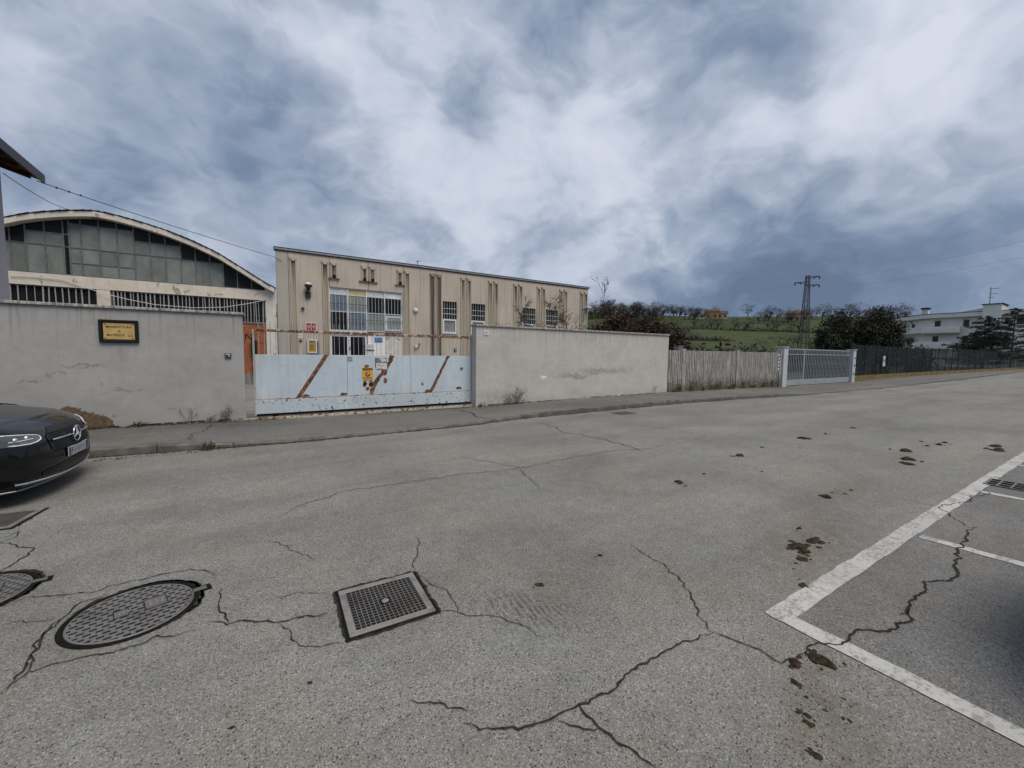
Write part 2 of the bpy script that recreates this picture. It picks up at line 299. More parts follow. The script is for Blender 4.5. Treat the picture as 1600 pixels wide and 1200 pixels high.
def asphalt(name, dark, mid, light, stains=False):
    n = new(name); o = n.obj()
    v1 = n.node('ShaderNodeTexVoronoi', {'Vector': o, 'Scale': 85.}); v2 = n.node('ShaderNodeTexVoronoi', {'Vector': n.mp(o, (1, 1, 1), (3.3, 1.7, 0)), 'Scale': 190.})
    r1 = n.node('ShaderNodeSeparateColor', {0: v1.outputs['Color']}).outputs; r2 = n.node('ShaderNodeSeparateColor', {0: v2.outputs['Color']}).outputs[0]
    c = n.ramp(r2, [(0., tuple(v*.55 for v in mid)), (.3, tuple(v*.85 for v in mid)), (.6, mid), (.9, tuple(v*1.2 for v in mid)), (1., tuple(v*1.5 for v in mid))])
    wobd = n.m('ADD', v1.outputs['Distance'], n.m('MULTIPLY', n.m('SUBTRACT', r2, .5), .22))
    stone = n.m('MULTIPLY', n.rng(wobd, .42, .30), n.rng(r1[0], .70, .74)); pit = n.m('MULTIPLY', n.rng(wobd, .40, .26), n.rng(r1[0], .24, .2))
    c = n.mix(n.m('MULTIPLY', stone, .8), c, n.ramp(r1[1], [(0., tuple(v*.75 for v in light)), (1., tuple(v*1.05 for v in light))]))
    c = n.mix(n.m('MULTIPLY', pit, .85), c, dark); edge = wobd
    fine = n.noise(o, 320, 2, .5); c = n.mix(1., c, n.ramp(fine, [(.3, .8), (.7, 1.2)]), 'MULTIPLY')
    b1 = n.noise(o, .55, 6, .6, .4); b2 = n.noise(n.mp(o, (.16, .7, 1)), 1.2, 6, .62); b3 = n.noise(o, 6., 5, .6)
    c = n.mix(1., c, n.ramp(b1, [(.25, .74), (.5, 1.), (.75, 1.16)]), 'MULTIPLY')
    c = n.mix(1., c, n.ramp(b2, [(.25, .76), (.5, 1.), (.75, 1.15)]), 'MULTIPLY')
    b4 = n.noise(n.mp(o, (.035, .55, 1)), 1., 5, .6, .3); c = n.mix(1., c, n.ramp(b4, [(.3, .84), (.5, 1.), (.7, 1.1)]), 'MULTIPLY')
    b5 = n.noise(o, .9, 5, .65); c = n.mix(1., c, n.ramp(b5, [(.35, (.97, 1., 1.02)), (.6, (1.02, 1., .96)), (.75, (1.1, 1.02, .9))]), 'MULTIPLY')
    c = n.mix(1., c, n.ramp(b3, [(.3, .9), (.7, 1.08)]), 'MULTIPLY')
    if stains:
        wob = n.v('ADD', o, n.v('SCALE', n.v('SUBTRACT', n.noise(o, 2.2, 5, .65, col=True), (.5, .5, .5)), .55))
        soil = None
        for cx, cy, rx, ry, a, w in ((4.1, 1.52, 1.7, .42, .12, 1.), (6.0, 1.93, 1.8, .35, .08, .7), (2.15, .74, .75, .3, .35, 1.), (2.5, .85, .35, .16, 0, 1.), (1.62, 2.1, .5, .28, .4, .7), (9, 2.1, 2.4, .4, .05, .35), (1.9, .55, .5, .3, .3, .8)):
            e = n.m('MULTIPLY', ell(n, wob, cx, cy, rx, ry, ang=a), w)
            soil = e if soil is None else n.m('MAXIMUM', soil, e)
        soil = n.m('MULTIPLY', soil, n.rng(n.noise(o, 9, 5, .65), .36, .6), clamp=True)
        c = n.mix(n.m('MULTIPLY', soil, .62), c, (.125, .097, .067))
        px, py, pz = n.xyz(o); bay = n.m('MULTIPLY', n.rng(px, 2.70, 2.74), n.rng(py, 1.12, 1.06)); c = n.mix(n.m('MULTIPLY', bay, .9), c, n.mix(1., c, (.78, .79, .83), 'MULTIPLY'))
        tan = n.m('MULTIPLY', n.rng(n.noise(o, 1.9, 4, .6), .66, .74), n.rng(n.noise(o, 14, 4, .6), .4, .6))
        c = n.mix(n.m('MULTIPLY', tan, .4), c, (.27, .195, .115))
        ring = n.m('MULTIPLY', n.m('MAXIMUM', ell(n, wob, -.655, 3.245, .62, .62), n.m('MAXIMUM', ell(n, wob, .675, 2.545, .58, .58), ell(n, wob, -1.6, 3.97, .62, .62))), n.rng(n.noise(o, 12, 5, .65), .38, .62))
        c = n.mix(n.m('MULTIPLY', ring, .55), c, (.085, .078, .066))
        # tyre scuffs: dark bands broken across by hatch
        tw = n.v('ADD', o, n.v('SCALE', n.v('SUBTRACT', n.noise(o, 1.5, 3, col=True), (.5, .5, .5)), .25))
        wv = n.node('ShaderNodeTexWave', {'Vector': n.mp(tw, (1, .25, 1)), 'Scale': 9., 'Distortion': 3.5, 'Detail': 3.}).outputs[1]
        ty = n.m('MAXIMUM', ell(n, tw, 1.4, 2.0, .6, .26, ang=-.9), n.m('MULTIPLY', ell(n, tw, 3.6, 3.2, 1.8, .3, ang=-.5), .45))
        ty = n.m('MULTIPLY', n.m('MULTIPLY', ty, n.rng(wv, .3, .8)), n.rng(n.noise(o, 22, 4), .35, .6))
        c = n.mix(n.m('MULTIPLY', ty, .8), c, (.05, .048, .045))
        bl = n.m('MULTIPLY', n.m('MAXIMUM', ell(n, wob, -.62, 2.72, .28, .14), n.m('MAXIMUM', ell(n, wob, -.5, 3.95, .35, .12), ell(n, wob, .25, 3.6, .3, .1))), n.rng(n.noise(o, 17, 4), .5, .7))
        c = n.mix(n.m('MULTIPLY', bl, .35), c, (.10, .20, .21))
    h = n.m('ADD', n.m('SUBTRACT', n.m('MULTIPLY', stone, .5), n.m('MULTIPLY', pit, .9)), n.m('MULTIPLY', r2, .35))
    n.out(c, n.rng(b1, .3, .7, .78, .92), n.bump(h, .55, .006), 0., .25)
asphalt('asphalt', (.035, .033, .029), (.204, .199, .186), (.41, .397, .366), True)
asphalt('sidewalk_asphalt', (.04, .04, .038), (.15, .147, .138), (.28, .27, .25))
asphalt('yard_concrete', (.06, .06, .055), (.22, .215, .2), (.3, .3, .28))

def plaster(name, base, stain, dirt=.5, left=False, right=False, crackle=.3):
    n = new(name); o = n.pos(); x, y, z = n.xyz(o)
    f = n.noise(n.mp(o, (1, 1, 1.6)), 1.3, 7, .62); f2 = n.noise(o, 7., 6, .65)
    c = n.ramp(f, [(.25, tuple(v*.86 for v in base)), (.5, base), (.75, tuple(min(1, v*1.09) for v in base))])
    c = n.mix(1., c, n.ramp(f2, [(.3, .93), (.7, 1.05)]), 'MULTIPLY')
    streak = n.noise(n.mp(o, (7, 7, .35)), 1.6, 6, .6)
    c = n.mix(n.m('MULTIPLY', n.rng(streak, .54, .78), .28), c, stain)
    drip = n.m('MULTIPLY', n.rng(n.m('MULTIPLY_ADD', n.m('SUBTRACT', streak, .5), 3.2, z), 1.75, 2.5), n.rng(n.noise(n.mp(o, (18, 18, .5)), 1., 4), .45, .65))
    c = n.mix(n.m('MULTIPLY', drip, .45), c, tuple(v*.42 for v in base))
    # hairline cracking and knocks in the render coat
    wob = n.v('ADD', o, n.v('SCALE', n.v('SUBTRACT', n.noise(o, 3.5, 5, .65, col=True), (.5, .5, .5)), .5))
    low = n.m('MULTIPLY', n.rng(n.m('ADD', z, n.m('MULTIPLY', n.m('SUBTRACT', f, .5), .9)), .62, .05), n.rng(f2, .3, .75))
    c = n.mix(n.m('MULTIPLY', low, dirt*.55), c, tuple(v*.45 for v in base))
    kn = n.m('MULTIPLY', n.rng(n.noise(wob, 4.2, 3, .5), .70, .74), n.rng(z, 1.4, .5))
    c = n.mix(n.m('MULTIPLY', kn, .55), c, tuple(v*.5 for v in base))
    h = n.noise(o, 60, 4, .6)
    if left:
        pat = ell(n, wob, -2.72, .02, .62, .62, (0, 2)); pm = n.rng(pat, .10, .14)
        c = n.mix(pm, c, n.ramp(n.noise(o, 18, 6, .7), [(.3, (.06, .045, .03)), (.6, (.16, .115, .075)), (.8, (.22, .17, .12))]))
        for cx, cz, rx, rz in ((-3.2, 1.02, .3, .05), (-2.95, 1.1, .2, .06), (-2.35, .93, .08, .06), (-1.35, .44, .13, .05), (-2.1, .8, .5, .04), (-2.6, 1.28, .5, .05)):
            sm = n.rng(n.m('MULTIPLY', ell(n, wob, cx, cz, rx, rz, (0, 2)), n.rng(f2, .35, .6)), .15, .4)
            c = n.mix(n.m('MULTIPLY', sm, .5), c, tuple(v*.45 for v in base))
        dr = n.m('MULTIPLY', ell(n, wob, -2.08, 1.58, .3, .3, (0, 2)), n.rng(streak, .4, .7))
        c = n.mix(n.m('MULTIPLY', dr, .45), c, tuple(v*.5 for v in base))
        h = n.m('SUBTRACT', h, n.m('MULTIPLY', pm, n.m('ADD', n.noise(o, 14, 5), 1.)))
    if right:
        rub = n.m('MULTIPLY', n.m('MAXIMUM', ell(n, wob, 10.4, 1.02, 2.0, .16, (0, 2)), ell(n, wob, 9.1, .84, 1.0, .14, (0, 2))), n.rng(n.noise(n.mp(o, (3, 3, 12)), 2.2, 6, .7), .36, .6))
        c = n.mix(n.m('MULTIPLY', rub, .8), c, tuple(v*.32 for v in base))
        c = n.mix(n.m('MULTIPLY', n.rng(ell(n, wob, 9.4, .82, .5, .07, (0, 2)), .2, .4), .4), c, (.33, .21, .16))
        c = n.mix(n.rng(ell(n, wob, 7.85, .84, .16, .09, (0, 2)), .3, .4), c, (.72, .71, .68))
        dr = n.m('MULTIPLY', ell(n, wob, 8.6, 2.0, .4, .6, (0, 2)), n.rng(streak, .46, .7))
        c = n.mix(n.m('MULTIPLY', dr, .5), c, tuple(v*.5 for v in base))
        lo2 = n.m('MULTIPLY', ell(n, wob, 6.0, .2, .7, .45, (0, 2)), n.rng(f2, .35, .7))
        c = n.mix(n.m('MULTIPLY', lo2, .5), c, tuple(v*.4 for v in base))
    n.out(c, .9, n.bump(h, .25, .008), 0., .2)
plaster('plaster_left', (.36, .357, .35), (.25, .25, .25), .6, left=True)
plaster('plaster_right', (.47, .452, .425), (.30, .29, .28), .6, right=True)

def facade(name, base, streakcol, amt, zlo=None, zhi=None):
    n = new(name); o = n.pos(); x, y, z = n.xyz(o)
    f = n.noise(n.mp(o, (1, 1, .7)), .9, 7, .62); s1 = n.noise(n.mp(o, (5, 5, .16)), 2.1, 6, .62); s2 = n.noise(n.mp(o, (16, 16, .3)), 1.7, 5, .6)
    c = n.ramp(f, [(.25, tuple(v*.84 for v in base)), (.55, base), (.8, tuple(min(1, v*1.1) for v in base))])
    c = n.mix(n.m('MULTIPLY', n.rng(s1, .5, .72), amt), c, streakcol)
    c = n.mix(n.m('MULTIPLY', n.rng(s2, .56, .75), amt*.5), c, tuple(v*.6 for v in streakcol))
    if zlo is not None: c = n.mix(n.m('MULTIPLY', n.rng(n.m('MULTIPLY_ADD', n.m('SUBTRACT', s1, .5), 6., z), zlo, zhi), .92), c, streakcol)
    n.out(c, .9, n.bump(n.noise(o, 45, 5), .2, .01), 0., .2)
facade('facade', (.49, .44, .375), (.21, .175, .14), .55)
facade('facade_side', (.40, .38, .34), (.22, .2, .18), .4)
facade('rib', (.47, .42, .35), (.2, .17, .13), .5)
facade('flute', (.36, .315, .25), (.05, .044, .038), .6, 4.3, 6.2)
facade('flute_black', (.13, .115, .10), (.025, .023, .023), .95)
facade('rib_black', (.30, .25, .19), (.04, .036, .033), .95)
facade('far_white', (.72, .71, .69), (.42, .41, .39), .25)
facade('house_wall', (.36, .34, .37), (.27, .26, .28), .2)

def peeling(name, base, under, dark, thr=.62):
    """old lime-white paint with patches fallen off"""
    n = new(name); o = n.pos()
    f = n.noise(o, 2.4, 6, .62, .3); f2 = n.noise(n.mp(o, (6, 6, .8)), 2., 6, .62)
    c = n.ramp(n.noise(o, 3.1, 6, .65), [(.3, tuple(v*.85 for v in base)), (.7, tuple(min(1, v*1.06) for v in base))])
    c = n.mix(n.m('MULTIPLY', n.rng(f2, .55, .75), .35), c, tuple(v*.6 for v in base))
    pm = n.rng(f, thr, thr+.02); c = n.mix(pm, c, under)
    sp = n.rng(n.noise(o, 16, 3, .5), .71, .75); c = n.mix(sp, c, dark)
    n.out(c, .9, n.bump(n.m('MULTIPLY', pm, -1.), .5, .012), 0., .2)
peeling('limewash', (.66, .61, .53), (.36, .31, .26), (.12, .1, .08), .605)
peeling('limewash_col', (.62, .60, .56), (.33, .27, .2), (.10, .08, .06), .6)

def glass(name, c, rough=.12, spec=.5, dusty=.0):
    n = new(name); o = n.obj(); f = n.noise(n.mp(o, (1, 1, .6)), 2.3, 7, .65)
    r = n.node('ShaderNodeObjectInfo').outputs['Random']
    col = n.ramp(f, [(.3, tuple(v*.75 for v in c)), (.7, tuple(min(1, v*1.25) for v in c))])
    col = n.mix(1., col, n.ramp(r, [(0., .84), (1., 1.16)]), 'MULTIPLY')
    n.out(col, n.rng(f, .3, .7, rough, rough+.25*dusty+.02), n.bump(n.noise(o, 5, 3), .04, .02), 0., spec)
glass('glass_frost', (.175, .195, .182), .45, .3, .8)
glass('glass_dirty_dark', (.014, .015, .017), .4, .15, .6)
glass('glass_dark', (.008, .009, .011), .12, .25, .2)
glass('glass_blue', (.13, .17, .22), .2, .5, .6)
glass('glass_curtain', (.22, .24, .245), .3, .4, .4)
glass('panel_white', (.55, .60, .62), .4, .4, .3)
glass('panel_ochre', (.46, .37, .2), .5, .3, .3)

def rusty(name, base, diag=False, amt=.6, thr=.62, fs=1.):
    n = new(name); o = n.pos(); x, y, z = n.xyz(o)
    f = n.noise(n.mp(o, (1.2, 1, .9)), 1.1, 5, .55)
    c = n.ramp(f, [(.3, tuple(v*.9 for v in base)), (.7, tuple(min(1, v*1.06) for v in base))])
    sc = n.noise(n.mp(o, (1, 1, 6)), 3.5, 6, .7); c = n.mix(n.m('MULTIPLY', n.rng(sc, .58, .8), .25), c, tuple(v*.72 for v in base))
    wob = n.v('ADD', o, n.v('SCALE', n.v('SUBTRACT', n.noise(o, 6, 5, .65, col=True), (.5, .5, .5)), .16))
    rustc = n.ramp(n.noise(o, 14, 6, .7), [(.33, (.018, .012, .01)), (.43, (.07, .032, .02)), (.53, (.19, .085, .042)), (.62, (.30, .155, .085)), (.72, (.42, .29, .2))])
    wear = None
    if diag:
        ox, oy, oz = n.xyz(wob); gx, gz = n.m('ADD', x, 0.), z
        wob2 = n.v('ADD', o, n.v('SCALE', n.v('SUBTRACT', n.noise(o, 9, 5, .7, col=True), (.5, .5, .5)), .10))
        tx, ty, tz = n.xyz(wob2)
        for (xt, xb, w, wob_amt, brk) in ((1.525, .895, .06, 0, 0), (3.08, 2.56, .065, 1, 1), (4.69, 4.165, .055, 1, 1)):
            # distance across the brace line
            X, Z = (tx, tz) if wob_amt else (x, z)
            line = n.m('MULTIPLY_ADD', n.m('SUBTRACT', Z, .5), (xt-xb), xb)
            if brk == 1 and xt < 4:      # the middle stain bends under the notice
                line = n.m('ADD', line, n.m('MULTIPLY', n.m('SINE', n.m('MULTIPLY', Z, 6.)), .05))
            e = n.rng(n.m('ABSOLUTE', n.m('SUBTRACT', X, line)), w, w*.78)
            if brk: e = n.m('MULTIPLY', e, n.rng(n.noise(o, 5, 4, .6), .30, .38))
            wear = e if wear is None else n.m('MAXIMUM', wear, e)
        for cx, cz, rx, rz in ((2.40, .775, .06, .1), (2.56, .775, .065, .1), (2.9, 1.08, .1, .12), (2.92, .85, .05, .09), (2.47, .66, .05, .05), (2.46, 1.23, .07, .05), (1.9, .54, .1, .05), (3.93, .73, .03, .05), (5.02, .58, .1, .05), (4.1, .53, .12, .05), (5.1, 1.14, .07, .06), (1.05, .53, .1, .04)):
            wear = n.m('MAXIMUM', wear, n.rng(n.m('MULTIPLY', ell(n, wob2, cx, cz, rx*1.3, rz*1.3, (0, 2)), n.rng(n.noise(o, 21, 4), .2, .5)), .2, .32))
    sp = n.m('MULTIPLY', n.rng(n.noise(wob, 5.5*fs, 4, .6), thr, thr+.03), n.rng(n.noise(o, 30, 3), .35, .5))
    low = n.rng(z, .62, .3); sp2 = n.m('MULTIPLY', n.rng(n.noise(wob, 11*fs, 4, .6), thr-.02, thr+.01), low if diag else 1.)
    sp = n.m('MAXIMUM', n.m('MULTIPLY', sp, n.rng(z, 1.5, .4, .25, 1.) if diag else 1.), sp2)
    wear = sp if wear is None else n.m('MAXIMUM', wear, sp)
    wash = n.m('MULTIPLY', n.rng(n.noise(n.mp(o, (5, 5, .7)), 2., 5, .6), .48, .72), .3)
    grime = n.m('MULTIPLY', n.rng(n.noise(n.mp(o, (1, 1, 1.5)), 2.6, 7, .68), .5, .72), .3); c = n.mix(grime, c, tuple(v*.55 for v in base))
    c = n.mix(wash, c, (.42, .33, .2))
    c = n.mix(wear, c, rustc)
    n.out(c, n.rng(wear, 0., 1., .48, .9), n.bump(n.m('MULTIPLY', wear, n.noise(o, 40, 4)), .4, .006), 0., .35)
rusty('gate_blue', (.49, .575, .65), True, thr=.70)
rusty('gate_band', (.47, .55, .615), False, thr=.63, fs=1.6)
rusty('gate_rail', (.50, .42, .34), False, thr=.47)
rusty('gate_rod', (.36, .38, .38), False, thr=.66)
rusty('rust_track', (.50, .46, .38), False, thr=.57)
rusty('grey_paint', (.27, .31, .345), False, thr=.66)
rusty('post_paint', (.46, .50, .54), False, thr=.66)
simple_later = [('bar_grey', (.22, .25, .275)), ('slat_old', (.30, .305, .30)), ('white_bar', (.50, .52, .52))]

def concrete(name, base, moss=True):
    n = new(name); o = n.pos(); x, y, z = n.xyz(o)
    f = n.noise(n.mp(o, (13, 13, .8)), 1.5, 7, .7); g = n.noise(o, 9, 6, .7)
    c = n.ramp(f, [(.30, tuple(v*.15 for v in base)), (.45, tuple(v*.55 for v in base)), (.6, base), (.75, tuple(min(1, v*1.4) for v in base))])
    c = n.mix(1., c, n.ramp(g, [(.3, .72), (.7, 1.15)]), 'MULTIPLY')
    if moss:
        mm = n.m('MULTIPLY', n.rng(n.m('ADD', z, n.m('MULTIPLY', n.m('SUBTRACT', g, .5), .8)), .75, .15), .75)
        c = n.mix(mm, c, n.ramp(g, [(.35, (.03, .03, .02)), (.55, (.115, .10, .055)), (.75, (.21, .185, .12))]))
    n.out(c, .95, n.bump(g, .5, .01), 0., .15)
concrete('concrete_panel', (.47, .455, .43)); concrete('concrete_post', (.46, .445, .42))
simple('kerb_stone', (.12, .117, .11), .9, .45, 5., bump=.4); concrete('coping', (.46, .44, .41), False)
simple('base_wall', (.16, .11, .045), .95, .5, 2.5); concrete('plinth', (.28, .27, .26), False)

def brickmat():
    n = new('brick'); o = n.obj(); x, y, z = n.xyz(o); uv = n.comb(x, z, 0.)
    b = n.node('ShaderNodeTexBrick', {'Vector': uv, 'Color1': (.36, .105, .045, 1), 'Color2': (.27, .08, .04, 1), 'Mortar': (.22, .14, .1, 1), 'Scale': 1., 'Mortar Size': .008, 'Brick Width': .26, 'Row Height': .075, 'Bias': 0.})
    c = n.mix(1., b.outputs[0], n.ramp(n.noise(o, 5, 6), [(.3, .75), (.7, 1.2)]), 'MULTIPLY')
    n.out(c, .9, n.bump(b.outputs[1], -.6, .01), 0., .2)
brickmat()

def iron(name, base, rough=.55):
    n = new(name); o = n.obj(); g = n.noise(o, 14, 6, .65); r = n.noise(o, 60, 4)
    c = n.ramp(g, [(.3, tuple(v*.7 for v in base)), (.6, base), (.8, tuple(v*1.2 for v in base))])
    c = n.mix(n.m('MULTIPLY', n.rng(g, .5, .68), .5), c, (.13, .085, .055)); c = n.mix(n.m('MULTIPLY', n.rng(n.noise(o, 5, 5, .65), .48, .66), .55), c, (.07, .062, .052))
    n.out(c, rough, n.bump(r, .3, .003), .25, .4)
iron('cast_iron', (.19, .185, .185)); iron('cast_light', (.27, .262, .25), .6); iron('cast_grid', (.17, .165, .16), .6); simple('iron_dark', (.010, .0095, .009), .9, .3, 20, 0., .1)
def paint():
    n = new('road_paint'); o = n.obj()
    w = n.noise(o, 5, 6, .7); w2 = n.noise(o, 45, 4, .6); w3 = n.noise(o, 130, 3)
    c = n.ramp(n.noise(o, 2.2, 5), [(.3, (.40, .395, .38)), (.7, (.50, .495, .48))])
    wear = n.m('MAXIMUM', n.rng(n.m('ADD', n.m('MULTIPLY', w, .6), n.m('MULTIPLY', w2, .5)), .53, .64), n.rng(w3, .59, .70))
    c = n.mix(n.m('MULTIPLY', wear, .75), c, (.19, .185, .17))
    soil = n.m('MULTIPLY', ell(n, o, 3.3, 1.15, .7, .3), n.rng(n.noise(n.mp(o, (9, 3, 1)), 4, 5), .45, .65))
    c = n.mix(n.m('MULTIPLY', soil, .5), c, (.25, .19, .12))
    n.out(c, .8, n.bump(w3, .3, .003), 0., .25)
paint()
def dirtmat(name, a, b, s=30):
    n = new(name); o = n.obj(); g = n.noise(o, s, 6, .7)
    n.out(n.ramp(g, [(.3, a), (.7, b)]), .95, n.bump(g, .8, .01), 0., .1)
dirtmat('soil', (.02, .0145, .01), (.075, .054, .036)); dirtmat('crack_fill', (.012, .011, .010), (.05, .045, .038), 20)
dirtmat('crumb', (.04, .03, .022), (.11, .085, .06)); dirtmat('litter', (.05, .033, .02), (.16, .105, .06), 12)
def leafmat(name, a, b, c, rough=.6, tr=0.):
    n = new(name); i = n.node('ShaderNodeNewGeometry').outputs['Random Per Island']
    n.out(n.ramp(i, [(0., a), (.5, b), (1., c)]), rough, None, 0., .25)
leafmat('leaf_red', (.024, .015, .011), (.048, .025, .018), (.075, .038, .027))
leafmat('leaf_dark', (.007, .010, .006), (.016, .020, .010), (.03, .034, .017))
leafmat('needle', (.012, .017, .012), (.022, .03, .02), (.035, .045, .028))
leafmat('twig_far', (.022, .018, .014), (.042, .034, .027), (.065, .052, .04))
leafmat('twig_green', (.022, .024, .012), (.04, .042, .02), (.06, .06, .03))
leafmat('weed_green', (.04, .05, .018), (.08, .085, .03), (.13, .12, .05))
leafmat('weed_dry', (.07, .05, .03), (.14, .10, .06), (.2, .15, .09))
simple('bark', (.055, .045, .036), .9, .35, 9); simple('bark_dark', (.03, .025, .022), .9, .3, 9)
simple('dead_stem', (.045, .036, .028), .9, .3, 12)
for nm_, c_ in simple_later: simple(nm_, c_, .7, .45, 7.)
# terrain
def fields():
    n = new('fields'); o = n.obj()
    wv = n.v('ADD', o, n.v('SCALE', n.v('SUBTRACT', n.noise(o, .012, 3, col=True), (.5, .5, .5)), 24.))
    cell = n.node('ShaderNodeSeparateColor', {0: n.vor(n.mp(wv, (.010, .016, 0)), 1., 'Color')}).outputs[0]
    c = n.ramp(cell, [(0., (.033, .046, .02)), (.35, (.043, .058, .023)), (.6, (.052, .066, .029)), (.85, (.05, .077, .024)), (1., (.066, .067, .038))])
    g = n.noise(o, .25, 7, .65); g2 = n.noise(n.mp(o, (.02, .12, 1)), 1., 5)
    c = n.mix(1., c, n.ramp(g, [(.3, .72), (.7, 1.2)]), 'MULTIPLY'); c = n.mix(n.m('MULTIPLY', n.rng(g2, .55, .7), .4), c, (.10, .085, .05))
    n.out(c, .95, n.bump(g, .4, .4), 0., .1)
fields()
def rooftile():
    n = new('roof_dark'); o = n.obj(); g = n.noise(o, 7, 5)
    n.out(n.ramp(g, [(.3, (.018, .014, .013)), (.7, (.05, .036, .032))]), .85, None, 0., .2)
rooftile()
simple('soffit_wood', (.035, .018, .014), .7, .3, 5); simple('soffit_beam', (.055, .028, .018), .7, .25, 6)
simple('zinc', (.28, .29, .30), .45, .2, 4, .5); simple('dark_metal', (.03, .03, .033), .5, .2, 8); simple('pylon_steel', (.035, .035, .038), .6, .2, 3)
simple('white_plastic', (.62, .62, .61), .5, .06, 5); simple('white_frame', (.62, .64, .65), .5, .1, 7); simple('grey_plastic', (.2, .21, .215), .5, .1, 6)
simple('frame_old', (.13, .145, .155), .7, .35, 8); simple('interior', (.012, .012, .013), .9, .2, 3); simple('stone_white', (.76, .755, .74), .6, .08, 9)
simple('brass', (.50, .34, .13), .45, .2, 9, .0, .4); simple('brass_rim', (.6, .42, .16), .35, .1, 9, .5); simple('frame_black', (.008, .008, .008), .45, .1, 8); simple('ink', (.02, .014, .008), .8, .1, 8)
simple('sign_yellow', (.62, .37, .03), .5, .1, 12); simple('sign_red', (.33, .03, .035), .5, .15, 20); simple('sign_blue', (.07, .2, .46), .5, .1, 14); simple('paper', (.58, .57, .60), .7, .06, 16)
simple('paper_grey', (.17, .17, .175), .7, .3, 18); simple('box_yellow', (.36, .22, .025), .4, .45, 4); simple('purple', (.05, .025, .06), .6, .1, 9)
simple('orange_wall', (.34, .23, .12), .9, .1, .3); simple('roof_red', (.11, .06, .042), .9, .2, 1.)
simple('window_far', (.03, .035, .04), .3, .2, 1.); simple('stone_house', (.4, .33, .26), .9, .15, .4)
simple('tyre', (.012, .012, .012), .85, .2, 20); simple('chrome', (.72, .73, .75), .12, .03, 4, 1.); simple('lamp_lens', (.05, .06, .07), .06, .2, 6, 0., .6, coat=1.); simple('led', (.75, .77, .8), .25, .03, 5); simple('plate_white', (.36, .37, .38), .4, .05, 9); simple('plate_blue', (.03, .05, .22), .4, .05, 9); simple('alloy', (.25, .25, .26), .3, .1, 5, .8)
simple('grille', (.006, .006, .006), .4, .2, 8); simple('car_glass', (.01, .011, .012), .04, .1, 3, 0., .6); simple('mud_flap', (.01, .01, .01), .8, .2, 9)
def carpaint():
    n = new('car_paint'); o = n.obj()
    p = n.out((.003, .0034, .0045), .25, None, 0., .2, .42); p.inputs['Coat Roughness'].default_value = .03
carpaint()
def net():
    n = new('shade_net'); o = n.obj(); g = n.noise(o, 1.1, 5)
    n.out(n.ramp(g, [(.3, (.006, .010, .011)), (.7, (.016, .023, .025))]), .8, None, 0., .2, 0., n.rng(n.noise(n.mp(o, (1, 1, .4)), 1.7, 5), .3, .7, .52, .86))
net()
def mesh_net():
    n = new('wire_mesh'); o = n.obj(); g = n.noise(o, 3, 5)
    n.out(n.ramp(g, [(.3, (.03, .034, .037)), (.7, (.08, .087, .094))]), .7, None, 0., .2, 0., n.rng(n.noise(n.mp(o, (1, 1, .6)), 2.2, 6, .65), .3, .7, .45, .9))
mesh_net()

# ------------------------------------------------------------------ setting: terrain, road, sidewalk
def hill(x, y):
    r = np.hypot(x, y); az = np.arctan2(y, x)
    t = np.clip((r-70)/290, 0, 1); s = t*t*(3-2*t)*np.clip((np.asarray(y)-22)/24, 0, 1)
    amp = 27+8*np.clip((az-.35)/.5, -.3, 1)
    far = np.clip((r-380)/500, 0, 1)
    return -.06+amp*s+s*1.2*np.sin(x*.031+1.3)*np.cos(y*.027)-14*far
def terrain():
    rs = np.concatenate([[0, 15, 30, 45, 60], np.arange(70, 420, 7), np.geomspace(420, 1600, 14)]); az = np.radians(np.arange(0, 360, 2.))
    A, Rr = np.meshgrid(az, rs); X, Y = Rr*np.cos(A), Rr*np.sin(A); Z = hill(X, Y)
    # the near half behind the camera stays level
    back = np.clip((np.cos(A-math.radians(45))+.15)/.4, 0, 1); Z = -.06+(Z+.06)*back
    n, m = len(rs), len(az); v = np.stack([X, Y, Z], 2).reshape(-1, 3)
    f = [(i*m+j, i*m+(j+1) % m, (i+1)*m+(j+1) % m, (i+1)*m+j) for i in range(n-1) for j in range(m)]
    me = soup(v, f, 'ground', 'fields', off=(0, 0, 0)); me.polygons.foreach_set('use_smooth', [True]*len(me.polygons)); struct(link('ground', me), 'green fields rising to a low hill behind the walls')
terrain()
KERB = [(-16, 8.36), (-2, 8.3), (-.84, 8.14), (1, 7.98), (4, 8.05), (5.7, 8.3), (11.3, 8.46), (16, 8.2), (19.1, 7.9), (29.7, 7.65), (45, 7.9), (84, 9.2), (260, 15)]
KTOP = [(-16, .125), (-1.2, .12), (.2, .03), (4.2, .03), (6.2, .12), (17.5, .115), (20, .03), (33, .03), (36, .1), (260, .12)]
WALLZ = [(-16, .13), (-2.3, .12), (-.2, .085), (.4, .055), (5.0, .03), (6.5, .06), (14, .125), (19, .10), (23, .03), (33, .02), (38, .12), (260, .14)]
WALLY = [(-16, 10.5), (31, 10.5), (33, 10.45), (50, 11.0), (95, 11.2), (260, 17)]
def road():
    v = [(-60, -45, 0), (260, -45, 0), (260, 26, 0), (95, 13.5, 0), (34, 11.2, 0), (-60, 11.2, 0)]
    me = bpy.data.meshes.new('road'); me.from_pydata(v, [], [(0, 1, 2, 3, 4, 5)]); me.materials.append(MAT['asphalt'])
    return struct(link('road', me), 'worn grey asphalt road with cracks and soil clods')
ROAD = road()
